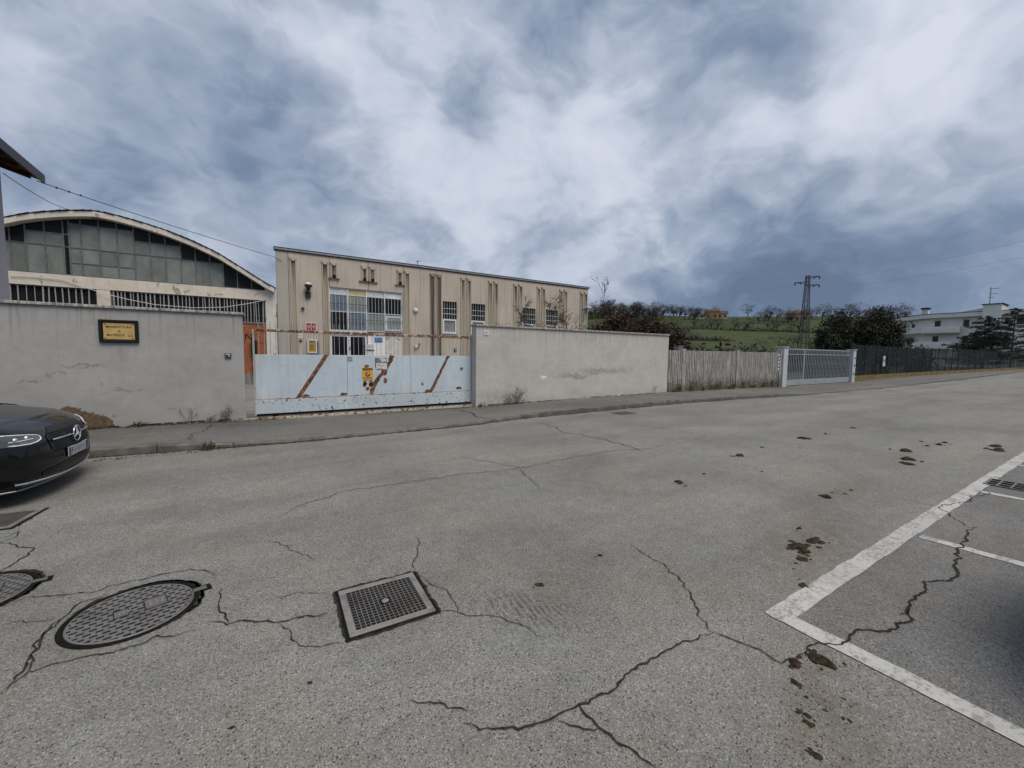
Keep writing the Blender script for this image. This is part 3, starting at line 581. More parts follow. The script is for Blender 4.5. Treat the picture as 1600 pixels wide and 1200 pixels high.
def sidewalk():
    xs = np.concatenate([np.arange(-16, 36, .5), np.arange(36, 100, 4), [100, 140, 200, 260]]); m = MB(); nc = 6
    for x in xs:
        y0 = interp(x, KERB)+.12; y1 = interp(x, WALLY); z0 = interp(x, KTOP)-.004; z1 = interp(x, WALLZ)
        for k in range(nc): t = k/(nc-1); m.v.append((x, y0+(y1-y0)*t, z0+(z1-z0)*t))
    n = len(xs)
    m.f = [(i*nc+k, (i+1)*nc+k, (i+1)*nc+k+1, i*nc+k+1) for i in range(n-1) for k in range(nc-1)]; m.sm = [True]*len(m.f)
    s = struct(m.build('sidewalk', 'sidewalk_asphalt', fix=False), 'narrow asphalt sidewalk along the walls with a stone kerb')
    rng = random.Random(4); x = -15.
    while x < 250:
        L = .98 if x < 60 else 8.
        a, b = x+.006, x+L-.006; x += L
        k = MB(); vs = []
        for X in (a, b):
            y = interp(X, KERB); z = interp(X, KTOP)+rng.uniform(-.008, .006); c = .018
            vs += [(X, y, -.05), (X, y, z-c), (X, y+c, z), (X, y+.125, z), (X, y+.125, -.05)]
        k.add(vs, [(i, 5+i, 5+(i+1) % 5, (i+1) % 5) for i in range(5)]+[(4, 3, 2, 1, 0), (5, 6, 7, 8, 9)])
        k.build('kerb_stone', 'kerb_stone', s)
    return s
SIDEWALK = sidewalk()
y_ = MB(); y_.add([(-20, 10.52, .045), (26, 10.52, .045), (26, 48, .05), (-20, 48, .05)], [(0, 1, 2, 3)])
struct(y_.build('yard', 'yard_concrete', fix=False), 'concrete yard behind the gate')

def crack(pts, w, rng, z=.0064, parent=None, name='crack', mat='crack_fill'):
    """a jagged thin ribbon following the measured polyline"""
    P = [np.array(p) for p in pts]
    for it in range(4):
        Q = [P[0]]
        for a, b in zip(P, P[1:]):
            d = b-a; L = np.hypot(*d)
            if L > .035: Q.append((a+b)/2+np.array([-d[1], d[0]])*rng.uniform(-.16, .16))
            Q.append(b)
        P = Q
    n = len(P); m = MB(); ww = w/1000*.5
    for i, p in enumerate(P):
        t = P[min(i+1, n-1)]-P[max(i-1, 0)]; t = t/(np.hypot(*t)+1e-9); nn = np.array([-t[1], t[0]])
        e = min(1., .25+min(i, n-1-i)/max(1, n)*6); a = ww*e*rng.uniform(.35, 1.5); b = ww*e*rng.uniform(.35, 1.5)
        m.v += [(p[0]+nn[0]*a, p[1]+nn[1]*a, z), (p[0]-nn[0]*b, p[1]-nn[1]*b, z)]
    m.f = [(2*i, 2*i+1, 2*i+3, 2*i+2) for i in range(n-1)]; m.sm = [False]*len(m.f)
    return m.build(name, mat, parent, fix=False)
rng = random.Random(11)
for w, pts in CRACKS: crack(pts, w*CRACKW, rng, parent=ROAD)
crack([(4.55, 10.3), (4.75, 9.6), (4.6, 9.0), (4.9, 8.3)], 26, rng, z=.05, parent=SIDEWALK)
crack([(-.9, 10.3), (-.75, 9.6), (-.95, 9.0), (-.8, 8.35)], 14, rng, z=.115, parent=SIDEWALK)

# dark ribbons: grime plus painted contact shade along the gutter and wall foot
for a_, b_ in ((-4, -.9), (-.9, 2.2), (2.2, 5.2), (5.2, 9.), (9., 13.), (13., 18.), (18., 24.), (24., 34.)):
    crack([(x, interp(x, KERB)-.012) for x in np.linspace(a_, b_, 14)], 70, rng, .0042, ROAD, 'gutter_grime_shade', 'crack_fill')
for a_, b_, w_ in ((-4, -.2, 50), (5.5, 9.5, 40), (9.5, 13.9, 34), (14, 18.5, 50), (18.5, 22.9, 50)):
    for k in range(1): crack([(x, 10.432) for x in np.linspace(a_, b_, 12)], w_, rng, interp((a_+b_)/2, WALLZ)+.03, SIDEWALK, 'wall_foot_grime_shade', 'crack_fill')
# painted bay lines
def strip(name, p0, p1, w, label, z=.004):
    a, b = np.array(p0), np.array(p1); d = (b-a)/np.hypot(*(b-a)); nn = np.array([-d[1], d[0]])*w/2; rr = random.Random(hash(name) % 99)
    L = np.hypot(*(b-a)); k = max(2, int(L/.12)); m = MB()
    for i in range(k+1):
        p = a+d*L*i/k; j = [rr.uniform(-.006, .006) for _ in range(2)]
        m.v += [(p[0]+nn[0]*(1+j[0]/w*2), p[1]+nn[1]*(1+j[0]/w*2), z), (p[0]-nn[0]*(1+j[1]/w*2), p[1]-nn[1]*(1+j[1]/w*2), z)]
    m.f = [(2*i, 2*i+1, 2*i+3, 2*i+2) for i in range(k)]; m.sm = [False]*k
    return m.build(name, 'road_paint', ROAD, fix=False)
strip('bay_edge_line', (2.66, 1.15), (30., .94), .13, '')
strip('bay_end_line', (2.715, 1.19), (2.72, -4.5), .125, '', z=.0055)
for x in (5.04, 7.40, 9.76, 12.12, 14.48): strip('bay_divider', (x, 1.04), (x+.03, -4.5), .11, '')
# ------------------------------------------------------------------ street walls
def street_wall(name, x0, x1, y0, y1, zt, mat, joints, label):
    r = empty(name, ((x0+x1)/2, y0, 0), label, 'wall')
    MB().box(x0, x1, y0, y1, -.05, zt-.055).build('wall_body', mat, r)
    xs = [x0-.035]+joints+[x1+.035]
    for a, b in zip(xs, xs[1:]): MB().cbox(a+.004, b-.004, y0-.045, y1+.03, zt-.054, zt, .008).build('coping_slab', 'coping', r)
    return r
LW = street_wall('boundary_wall', -14., -.14, 10.45, 10.72, 2.39, 'plaster_left', [-12.8, -11.4, -10, -8.6, -7.2, -5.75, -4.3, -2.89, -1.48], 'long grey rendered wall with the brass plaque, left of the blue gate')
RW = street_wall('boundary_wall', 5.41, 13.97, 10.45, 10.72, 2.415, 'plaster_right', [6.83, 8.25, 9.68, 11.1, 12.53], 'pale rendered wall with a dried shrub at its foot, right of the blue gate')

# plaque
p = empty('plaque', (-2.075, 10.45, 1.72), 'brass company plaque in a black frame on the grey wall', 'plaque')
fr = MB()
for a in ((-2.35, -1.8, 1.71, 1.755), (-2.35, -1.8, 2.085, 2.13), (-2.35, -2.305, 1.755, 2.085), (-1.845, -1.8, 1.755, 2.085)): fr.cbox(a[0], a[1], 10.40, 10.449, a[2], a[3], .008)
fr.build('frame', 'frame_black', p)
MB().box(-2.305, -1.845, 10.432, 10.449, 1.755, 2.085).build('backing', 'frame_black', p)
pl = MB().cbox(-2.292, -1.858, 10.422, 10.431, 1.768, 2.072, .004).build('plate', 'brass', p)
for x, z in ((-2.265, 2.045), (-1.885, 2.045), (-2.265, 1.795), (-1.885, 1.795)): MB().tube((x, 10.424, z), (x, 10.417, z), .010, n=8).build('screw', 'frame_black', pl)
wall_text('lettering', 'MANIFATTURA', -2.075, 10.4205, 1.998, .056, 'ink', pl, .0004, .95)
wall_text('lettering', 'di', -2.075, 10.4205, 1.925, .045, 'ink', pl, .0006)
wall_text('lettering', 'MATELICA', -2.125, 10.4205, 1.848, .056, 'ink', pl, .0004, .95)
wall_text('lettering', 's.r.l.', -1.915, 10.4205, 1.842, .045, 'ink', pl, .0006)
# intercom
p = empty('intercom', (-.415, 10.45, 1.42), 'small grey intercom box on the wall beside the gate opening', 'intercom')
MB().cbox(-.475, -.355, 10.415, 10.449, 1.425, 1.54, .008).build('housing', 'grey_plastic', p)
MB().box(-.46, -.37, 10.409, 10.414, 1.44, 1.525).build('face', 'dark_metal', p)
MB().tube((-.40, 10.408, 1.47), (-.40, 10.402, 1.47), .012, n=10).build('button', 'white_plastic', p)
MB().box(-.45, -.385, 10.405, 10.4085, 1.495, 1.515).build('name_slot', 'paper', p)
# house number tile
p = empty('number_tile', (5.735, 10.45, 2.1), 'small white house number tile on the right wall', 'number tile')
MB().cbox(5.645, 5.825, 10.435, 10.449, 2.105, 2.255, .004).build('tile', 'paper', p)
for x_ in (5.705, 5.745): MB().box(x_, x_+.016, 10.4325, 10.4345, 2.14, 2.22).build('faded_digit', 'grey_plastic', p)

# ------------------------------------------------------------------ blue sliding gate
GY = 10.78
g = empty('sliding_gate', (2.7, GY, 0), 'pale blue steel sliding gate with diagonal rust streaks and spiked top', 'gate')
for a, b in ((.06, 1.99), (1.996, 3.60), (3.606, 5.40)):
    MB().cbox(a, b, GY-.02, GY+.02, .50, 1.505, .004).build('sheet_panel', 'gate_blue', g)
MB().cbox(.04, 5.42, GY-.035, GY+.03, .165, .472, .006).build('lower_band', 'gate_band', g)
MB().box(.06, 5.40, GY-.018, GY+.018, .115, .163).build('gap_shade_strip', 'iron_dark', g)  # added dark strip standing in for the shade in the gap under the gate
MB().box(.04, 5.42, GY-.028, GY+.03, .476, .496).build('seam_angle', 'rust_track', g)
MB().cbox(.02, .058, GY-.03, GY+.03, .13, 2.06, .004).build('end_upright', 'gate_rod', g)
MB().cbox(5.402, 5.44, GY-.03, GY+.03, .13, 2.1, .004).build('end_upright', 'gate_rod', g)
MB().cbox(.02, 5.44, GY-.025, GY+.02, 2.02, 2.075, .006).build('top_rail', 'gate_rail', g)
MB().box(2.0, 5.44, GY-.02, GY+.015, 2.0, 2.012).build('under_rail', 'gate_rail', g)
rod = MB().tube((0, 0, 1.47), (0, 0, 2.20), .0065, n=6); rod.tube((0, 0, 2.20), (0, 0, 2.27), .0065, .001, n=6); rodm = rod.mesh('rod', 'gate_rod')
x = .14
while x < 5.4:
    link('rod', rodm, g, (x-2.7, -.012 if int(x*10) % 2 else -.008, 0)); x += .112
for x in (.42, 1.6, 3.0, 4.6): MB().lathe([(.0, -.02), (.06, -.02), (.062, .0), (.05, .01), (.05, .02), (0, .02)], (x, GY, .125), 14, 'y').build('wheel', 'iron_dark', g)
# lock with two hand holes
MB().tube((2.41, GY-.022, .78), (2.41, GY-.03, .78), .03, n=10).build('lock_hole', 'iron_dark', g); MB().tube((2.55, GY-.022, .775), (2.55, GY-.03, .775), .032, n=10).build('lock_hole', 'iron_dark', g)
# things fixed on the gate are its signs
s = empty('warning_sign', (2.475, GY-.022, .88), 'yellow warning sign with a no-entry circle on the blue gate', 'sign')
MB().box(2.35, 2.605, GY-.030, GY-.0235, .875, 1.19).build('plate', 'sign_yellow', s)
MB().box(2.355, 2.60, GY-.033, GY-.0305, 1.125, 1.185).build('header', 'frame_black', s)
wall_text('lettering', 'ATTENZIONE', 2.4775, GY-.0345, 1.155, .043, 'sign_yellow', s, .0006, .88)
MB().lathe([(.042, 0), (.042, -.003), (.066, -.003), (.066, 0)], (2.4775, GY-.031, 1.03), 20, 'y').build('ring', 'sign_red', s)
MB().lathe([(0, -.001), (.042, -.001), (.042, 0)], (2.4775, GY-.031, 1.03), 20, 'y').build('disc', 'paper', s)
m = MB(); m.box(-.045, .045, -.004, -.001, -.012, .012); b = m.build('slash', 'plate_blue', s, local=True); b.location = (.0025, -.009, .15); b.rotation_euler = (0, R(45), 0)
MB().box(2.355, 2.60, GY-.032, GY-.0305, .935, .943).build('rule_line', 'frame_black', s)
for x_, w_ in ((2.37, .03), (2.41, .06), (2.48, .04), (2.53, .05)): MB().box(x_, x_+w_, GY-.032, GY-.0305, .90, .918).build('print_line', 'sign_red', s)
s = empty('notice', (2.825, GY-.022, 1.15), 'grey and white paper notice pasted above the rusty streak', 'notice')
MB().box(2.69, 2.965, GY-.030, GY-.0235, 1.145, 1.44).build('sheet', 'paper', s)
MB().box(2.69, 2.965, GY-.0325, GY-.0305, 1.31, 1.44).build('photo_print', 'paper_grey', s)
MB().prism([(2.77, 1.43), (2.84, 1.33), (2.95, 1.36), (2.955, 1.40), (2.88, 1.435)], 'y', GY-.0335, GY-.0328).build('photo_print', 'panel_white', s)
for a in ((2.73, 1.25, .05), (2.80, 1.22, .04), (2.87, 1.24, .02)): MB().box(a[0], a[0]+a[2], GY-.032, GY-.0306, a[1], a[1]+.018).build('print_line', 'ink', s)
MB().box(2.71, 2.86, GY-.032, GY-.0306, 1.15, 1.166).build('print_line', 'sign_red', s)
MB().box(2.675, 2.689, GY-.034, GY-.0235, 1.2, 1.44).build('torn_edge', 'frame_black', s)
s = empty('maker_plate', (2.055, GY-.022, 1.35), 'tiny striped maker plate at the gate top edge', 'plate')
MB().box(1.99, 2.12, GY-.027, GY-.0235, 1.35, 1.475).build('plate', 'panel_white', s)
for z in (1.37, 1.405, 1.44): MB().box(1.995, 2.115, GY-.029, GY-.0275, z, z+.014).build('stripe', 'dark_metal', s)
# gate track
t = MB(); t.box(-.35, 5.55, 10.62, 10.74, .0, .075); t.box(-.35, 5.55, 10.67, 10.69, .0755, .1); 
tag(t.build('gate_track', 'rust_track'), 'pale rusted rail strip on the ground under the blue gate', 'rail')

# ------------------------------------------------------------------ ribbed concrete fence
cf = empty('concrete_fence', (18.5, 10.42, 0), 'stained ribbed concrete panel fence between pale wall and grey gate', 'fence')
frng = random.Random(8)
def ribbed(a, b, z0, z1):
    n = max(3, int((b-a)/.105)); m = MB(); w = (b-a)/n; pts = []
    for i in range(n):
        x = a+i*w; d = .03+frng.uniform(-.004, .004); pts += [(x, 10.43), (x+w*.16, 10.43), (x+w*.30, 10.43-d), (x+w*.86, 10.43-d), (x+w, 10.43)]
    pts = [p for i, p in enumerate(pts) if i == 0 or abs(p[0]-pts[i-1][0]) > 1e-6]
    m.prism(pts+[(b, 10.52), (a, 10.52)], 'z', z0, z1); m.build('ribbed_panel', 'concrete_panel', cf)
for a, b in ((13.99, 14.78), (15.0, 18.78), (19.0, 22.78)): ribbed(a, b, -.02, 1.80)
for x in (14.78, 18.78): MB().cbox(x, x+.22, 10.36, 10.56, -.02, 1.86, .012).build('post', 'concrete_post', cf)
MB().cbox(22.79, 22.96, 10.36, 10.56, -.02, 1.86, .012).build('post', 'concrete_post', cf)
for k in range(5):
    z = .9+.18*k; MB().box(22.65+.03*(k % 2), 22.78, 10.385, 10.392, z, z+.11).build('paper_scrap', 'paper', cf)
m = MB(); m.cbox(15.82, 16.12, 11.3, 11.55, .0, 1.98, .01); 
mb = empty('meter_cabinet', (15.97, 11.3, 0), 'small grey cabinet standing behind the concrete fence', 'cabinet'); m.build('housing', 'grey_plastic', mb); MB().box(15.80, 16.14, 11.28, 11.57, 1.985, 2.01).build('lid', 'zinc', mb); MB().box(15.84, 16.0, 11.292, 11.298, 1.0, 1.9).build('door', 'dark_metal', mb)

# ------------------------------------------------------------------ grey bar gate
gg = empty('bar_gate', (27.7, 10.42, 0), 'grey barred sliding gate between two pale metal posts', 'gate')
for a, b in ((22.98, 23.42), (31.9, 32.32)):
    q = MB(); q.cbox(a, b, 10.28, 10.62, -.02, 2.06, .015); q.build('post', 'post_paint', gg)
    MB().cbox(a-.05, b+.05, 10.23, 10.67, 2.062, 2.10, .008).build('post_cap', 'post_paint', gg)
for z in (1.05, 1.5, .5): MB().box(32.05, 32.2, 10.265, 10.279, z, z+.1).build('lock_plate', 'dark_metal', gg)
MB().cbox(23.44, 31.88, 10.42, 10.47, .06, .36, .006).build('bottom_plate', 'grey_paint', gg)
MB().cbox(23.44, 31.88, 10.42, 10.47, 1.96, 2.02, .006).build('top_rail', 'grey_paint', gg)
MB().cbox(23.44, 31.88, 10.425, 10.465, 1.70, 1.74, .006).build('middle_rail', 'grey_paint', gg)
for x in (23.44, 25.55, 31.80): MB().cbox(x, x+.08, 10.415, 10.475, .06, 2.02, .006).build('upright', 'grey_paint', gg)
bm_ = MB().box(-.025, .025, -.012, .012, .34, 1.97).mesh('bar', 'bar_grey'); x = 23.62
while x < 31.78: link('bar', bm_, gg, (x-27.7, .025, 0)); x += .19
MB().box(23.54, 25.54, 10.475, 10.48, .75, 1.95).build('screen_sheet', 'shade_net', gg)
MB().box(25.64, 31.78, 10.478, 10.481, .36, 1.69).build('mesh_infill', 'wire_mesh', gg)

# ------------------------------------------------------------------ netted fence on its low wall
FY = [(32.4, 10.42), (48, 10.9), (95, 11.1), (200, 14.6)]
nf = empty('netted_fence', (60, 10.9, 0), 'dark green netted fence on a low ochre wall along the street', 'fence')
x = 32.45; k = 0
while x < 190:
    L = 2.4; a, b = x, x+L; ya, yb = interp(a, FY), interp(b, FY); zt = 2.42+.006*max(0, a-45)
    w = MB(); w.add([(a, ya, -.02), (b, yb, -.02), (b, yb+.2, -.02), (a, ya+.2, -.02), (a, ya, .40), (b, yb, .40), (b, yb+.2, .40), (a, ya+.2, .40)], [(3, 2, 1, 0), (4, 5, 6, 7), (0, 1, 5, 4), (2, 3, 7, 6)]); w.build('base_wall', 'base_wall', nf)
    n_ = MB(); n_.add([(a, ya+.1, .405), (b, yb+.1, .405), (b, yb+.1, zt), (a, ya+.1, zt)], [(0, 1, 2, 3)]); n_.build('net_panel', 'shade_net', nf)
    MB().tube((a, ya+.08, .38), (a, ya+.08, zt+.12), .03, n=6).build('post', 'dark_metal', nf)
    x = b
s = empty('fence_sign', (38.2, 10.58, 1.2), 'small pale upright sign hung on the dark net fence', 'sign')
MB().cbox(38.05, 38.45, 10.53, 10.56, 1.0, 1.72, .004).build('plate', 'panel_white', s)
MB().box(38.1, 38.4, 10.522, 10.529, 1.3, 1.5).build('print', 'paper_grey', s)
# ------------------------------------------------------------------ building A: long beige factory
FA = 22.
def panel_cells(xs0, xs1, z0, z1, holes):
    """rectangles of wall left around rectangular holes"""
    zs = sorted({z0, z1}|{v for h in holes for v in (h[2], h[3]) if z0 < v < z1}); out = []
    for a, b in zip(zs, zs[1:]):
        cut = sorted((max(h[0], xs0), min(h[1], xs1)) for h in holes if h[2] < b-1e-6 and h[3] > a+1e-6 and h[0] < xs1 and h[1] > xs0); x = xs0
        for c0, c1 in cut:
            if c0 > x+1e-6: out.append((x, c0, a, b))
            x = max(x, c1)
        if x < xs1-1e-6: out.append((x, xs1, a, b))
    return out
A = empty('factory_building', (10.6, FA, 0), 'long beige concrete factory hall with paired ribs and barred windows', 'building')
AX0, AX1, AZ = 1.06, 20.28, 6.22
BIGW = (3.30, 6.94, 2.62, 4.75); DOOR = (3.30, 5.06, .05, 2.43); SIDEP = (5.06, 6.94, .05, 2.62)
SW = [(9.26, 10.12), (11.07, 11.99), (14.74, 15.72), (16.57, 17.58)]
HOLES = [BIGW, DOOR, SIDEP]+[(a, b, 2.70, 4.51) for a, b in SW]
JT = [1.56, 3.33, 5.17, 7.0, 8.83, 10.70, 12.53, 14.34, 16.15, 18.03, 19.86]
edges = [AX0]+JT+[AX1]
for i, (a, b) in enumerate(zip(edges, edges[1:])):
    for c in panel_cells(a+.010, b-.010, .0, AZ-.02, HOLES): MB().box(c[0], c[1], FA, FA+.22, c[2], c[3]).build('wall_panel', 'facade_side' if i == 0 else 'facade', A)
m = MB()
for c in panel_cells(AX0+.02, AX1-.02, .0, AZ-.03, [(h[0]-.02, h[1]+.02, h[2]-.02, h[3]+.02) for h in HOLES]): m.box(c[0], c[1], FA+.03, FA+.2, c[2], c[3])
m.build('backing_wall', 'interior', A)
MB().box(2.3, AX1-.03, FA+.45, FA+12, .0, 5.7).build('core', 'interior', A)
MB().box(AX1-.02, AX1+.005, FA+.221, FA+12, .0, AZ-.02).build('end_wall', 'facade', A)
rf = MB().cbox(AX0-.06, AX1+.06, FA-.07, FA+.35, AZ, AZ+.09, .008).build('roof_slab', 'zinc', A)
MB().box(AX0-.07, AX1+.07, FA-.085, FA+.36, AZ+.092, AZ+.115).build('flashing', 'roof_dark', rf)
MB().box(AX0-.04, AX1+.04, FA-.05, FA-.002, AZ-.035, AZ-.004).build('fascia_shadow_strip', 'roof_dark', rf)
an = MB(); an.tube((7.9, FA+.3, AZ+.1), (7.9, FA+.3, AZ+.42), .018, n=5); an.tube((7.8, FA+.3, AZ+.36), (8.05, FA+.3, AZ+.42), .015, n=5); an.build('vent_stub', 'dark_metal', rf)
def rib(x, zb, black, foot=False):
    zt = 5.93
    m = MB(); w = .11
    for s_ in (-1, 1): m.cbox(x+s_*w-.022, x+s_*w+.022, FA-.05, FA-.001, zb, zt-.06, .006)
    m.prism([(x-w-.05, zt+.03), (x+w+.05, zt+.03), (x+w+.022, zt-.06), (x+.03, zt-.15), (x-.03, zt-.15), (x-w-.022, zt-.06)], 'y', FA-.075, FA-.001)
    r = m.build('rib', 'rib_black' if black else 'rib', A)
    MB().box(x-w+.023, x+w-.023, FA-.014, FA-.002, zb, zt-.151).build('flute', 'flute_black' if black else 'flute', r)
    if foot:
        MB().cbox(x-.07, x+.07, FA-.12, FA-.086, zb-.02, zb+.13, .005).build('foot_block', 'iron_dark', r)
        MB().box(x-.26, x+.26, FA-.09, FA-.001, zb-.055, zb-.021).build('foot_ledge', 'flute', r)
for i, j in enumerate(JT):
    for s_ in (-1, 1):
        x = j+s_*.2
        if i == 0 and s_ < 0: continue
        if x > AX1-.12: continue
        over = 3.36 < x < 6.94
        rib(x, 5.20 if over else .02, i == 4, over)
# barred windows
wbar = MB().tube((0, 0, 0), (0, 0, 1.), .011, n=5, cap=False).mesh('bar', 'white_bar')
def bars(parent, x0, x1, z0, z1, step, y=FA-.03, off=None):
    off = rootloc(parent); n = max(1, int(round((x1-x0)/step)))
    for i in range(n):
        o = link('bar', wbar, parent, Vector((x0+(i+.5)*(x1-x0)/n, y, z0))-off); o.scale = (1, 1, z1-z0)
def frame(x0, x1, z0, z1, y0, y1, t, b=.004):
    m = MB(); m.box(x0, x1, y0, y1, z0, z0+t); m.box(x0, x1, y0, y1, z1-t, z1); m.box(x0, x0+t, y0, y1, z0+t, z1-t); m.box(x1-t, x1, y0, y1, z0+t, z1-t); return m
for a, b in SW:
    w = frame(a+.003, b-.003, 3.52, 4.505, FA+.08, FA+.14, .05).build('window', 'dark_metal', A)
    MB().box(a+.05, b-.05, FA+.11, FA+.12, 3.57, 4.46).build('pane', 'glass_dark', w)
    w2 = frame(a+.003, b-.003, 2.705, 3.515, FA+.02, FA+.14, .085).build('window', 'white_frame', A)
    MB().box(a+.09, b-.09, FA+.08, FA+.09, 2.79, 3.43).build('pane', 'glass_curtain', w2)
    MB().box(a, b, FA+.05, FA+.1, 3.80, 3.83).build('cross_bar', 'white_bar', w)
    bars(w, a+.05, b-.05, 3.3, 4.5, .155, FA+.05); MB().box(a, b, FA+.03, FA+.055, 4.1, 4.125).build('cross_bar', 'white_bar', w); MB().box(a, b, FA+.03, FA+.055, 3.42, 3.445).build('cross_bar', 'white_bar', w)
    MB().box(a-.04, b+.04, FA-.05, FA+.02, 2.655, 2.698).build('sill', 'facade', w2)
# large glazed opening
mul = [3.30, 4.17, 5.08, 6.0, 6.94]
W1 = frame(3.30, 6.94, 2.625, 4.745, FA+.06, FA+.14, .05)
for x in mul[1:-1]: W1.box(x-.03, x+.03, FA+.06, FA+.14, 2.68, 4.69)
W1.box(3.35, 6.89, FA+.065, FA+.135, 4.40, 4.44); W1.box(3.35, 6.89, FA+.065, FA+.135, 3.56, 3.60)
W1 = W1.build('window', 'white_frame', A)
for i in range(4):
    a, b = mul[i]+.035, mul[i+1]-.035
    MB().box(a, b, FA+.09, FA+.10, 4.445, 4.69).build('pane', 'panel_ochre' if i == 1 else 'panel_white', W1)
    MB().box(a, b, FA+.09, FA+.10, 3.605, 4.395).build('pane', ('glass_blue', 'glass_curtain', 'glass_dark', 'glass_dark')[i], W1)
    MB().box(a, b, FA+.09, FA+.10, 2.68, 3.555).build('pane', ('glass_dark', 'glass_blue', 'glass_curtain', 'glass_dark')[i], W1)
cz = frame(6.03, 6.91, 2.70, 3.50, FA+.02, FA+.058, .09).build('casement', 'white_frame', A); MB().box(6.12, 6.82, FA+.03, FA+.04, 2.79, 3.41).build('pane', 'glass_curtain', cz)
bars(W1, 3.32, 5.05, 2.66, 4.42, .165); bars(W1, 5.08, 6.92, 2.66, 4.42, .165)
for z in (3.2, 3.95): MB().box(3.3, 6.94, FA-.035, FA-.015, z, z+.02).build('cross_bar', 'dark_metal', W1)
MB().box(3.25, 5.05, FA-.05, FA+.055, 2.56, 2.62).build('sill', 'white_frame', W1); MB().box(5.07, 7.0, FA-.06, FA+.055, 2.56, 2.62).build('sill', 'dark_metal', W1)
# door below it
d = frame(3.30, 5.06, .05, 2.43, FA+.04, FA+.12, .09); d.box(4.10, 4.26, FA+.04, FA+.12, .14, 2.34); d.box(3.39, 4.97, FA+.05, FA+.11, 1.0, 1.06); d = d.build('door', 'white_frame', A)
for a, b in ((3.40, 4.09), (4.27, 4.96)): MB().box(a, b, FA+.08, FA+.09, .14, 2.33).build('pane', 'glass_dark', d)
MB().tube((4.22, FA+.02, 1.65), (4.22, FA+.02, 1.83), .02, n=6).build('handle', 'dark_metal', d)
MB().box(3.30, 5.06, FA+.02, FA+.13, 2.432, 2.56).build('lintel_panel', 'facade_side', d)
# pasted boards right of the door
k = 0
for i in range(6):
    a = 5.10+i*.305; MB().box(a+.004, a+.301, FA+.03+.004*(i % 2), FA+.06, .05, 2.52).build('white_board', 'limewash_col' if i > 2 else 'stone_white', A)
sg = empty('blue_notice', (5.63, FA, 2.1), 'small blue sign on the white boards right of the door', 'sign'); MB().box(5.45, 5.86, FA+.012, FA+.029, 2.10, 2.34).build('plate', 'sign_blue', sg); MB().box(5.47, 5.84, FA+.008, FA+.0115, 2.12, 2.15).build('stripe', 'plate_blue', sg)
sg = empty('white_poster', (5.22, FA, 1.3), 'white poster with dark stripe beside the door', 'poster'); MB().box(5.02, 5.42, FA-.005, FA+.025, 1.35, 1.98).build('sheet', 'paper', sg); MB().box(5.03, 5.41, FA-.009, FA-.0055, 1.62, 1.70).build('stripe', 'purple', sg); wall_text('lettering', 'CT', 5.15, FA-.008, 1.83, .13, 'plate_blue', sg)
# wall fittings
L = empty('yard_lamp', (2.36, FA, 4.3), 'dark wall lamp with white dome over the yard', 'lamp')
MB().lathe([(0, .13), (.08, .12), (.13, .06), (.14, 0), (0, 0)], (2.36, FA-.22, 4.70), 14).build('dome', 'white_plastic', L)
MB().lathe([(.17, 0), (.18, -.04), (.1, -.12), (.07, -.25), (0, -.25)], (2.36, FA-.22, 4.70), 14).build('shade', 'dark_metal', L)
MB().cbox(2.25, 2.47, FA-.12, FA-.002, 4.12, 4.40, .01).build('box', 'dark_metal', L); MB().tube((2.36, FA-.2, 4.5), (2.36, FA-.02, 4.42), .03, n=6).build('arm', 'dark_metal', L)
L = empty('small_bell', (2.12, FA, 3.57), 'small black bell on the beige wall below the lamp', 'bell'); MB().lathe([(0, .05), (.06, .04), (.08, -.03), (0, -.05)], (2.12, FA-.06, 3.61), 12).build('cup', 'dark_metal', L); MB().box(2.09, 2.15, FA-.04, FA-.002, 3.6, 3.66).build('bracket', 'dark_metal', L)
L = empty('hydrant_sign', (2.46, FA, 2.5), 'white sign with two red squares on the beige wall', 'sign'); MB().box(2.23, 2.69, FA-.02, FA-.004, 2.52, 2.97).build('plate', 'paper', L)
for a in (2.26, 2.475):
    q = MB().box(a, a+.185, FA-.025, FA-.0205, 2.58, 2.93).build('red_panel', 'sign_red', L); MB().lathe([(.035, 0), (.035, -.004), (.055, -.004), (.055, 0)], (a+.09, FA-.026, 2.76), 10, 'y').build('symbol', 'paper', q)
L = empty('paper_label', (1.95, FA, 2.2), 'small white label on the wall left of the yellow box', 'label'); MB().box(1.8, 2.1, FA-.012, FA-.004, 2.2, 2.42).build('sheet', 'paper', L); MB().box(1.83, 2.07, FA-.014, FA-.0122, 2.3, 2.32).build('print_line', 'paper_grey', L)
L = empty('alarm_button', (2.0, FA, 2.04), 'round grey alarm button under the small label', 'button'); MB().lathe([(0, -.05), (.05, -.05), (.075, -.02), (.075, 0)], (2.0, FA-.002, 2.09), 12, 'y').build('body', 'grey_plastic', L); MB().lathe([(0, -.06), (.03, -.06), (.03, -.05)], (2.0, FA-.002, 2.09), 10, 'y').build('knob', 'iron_dark', L)
L = empty('hose_box', (2.47, FA, 1.5), 'yellow fronted hose box in a white frame on the wall', 'hose box'); frame(2.27, 2.68, 1.50, 2.14, FA-.15, FA-.002, .05).build('frame', 'white_frame', L); MB().box(2.32, 2.63, FA-.11, FA-.01, 1.55, 2.09).build('front', 'box_yellow', L)
q = MB(); q.path([(2.76, FA-.06, .1), (2.76, FA-.06, 1.98), (2.72, FA-.06, 2.06), (2.66, FA-.06, 2.08)], .045, 7); tag(q.build('drain_pipe', 'grey_plastic'), 'short grey pipe standing right of the yellow box', 'pipe')
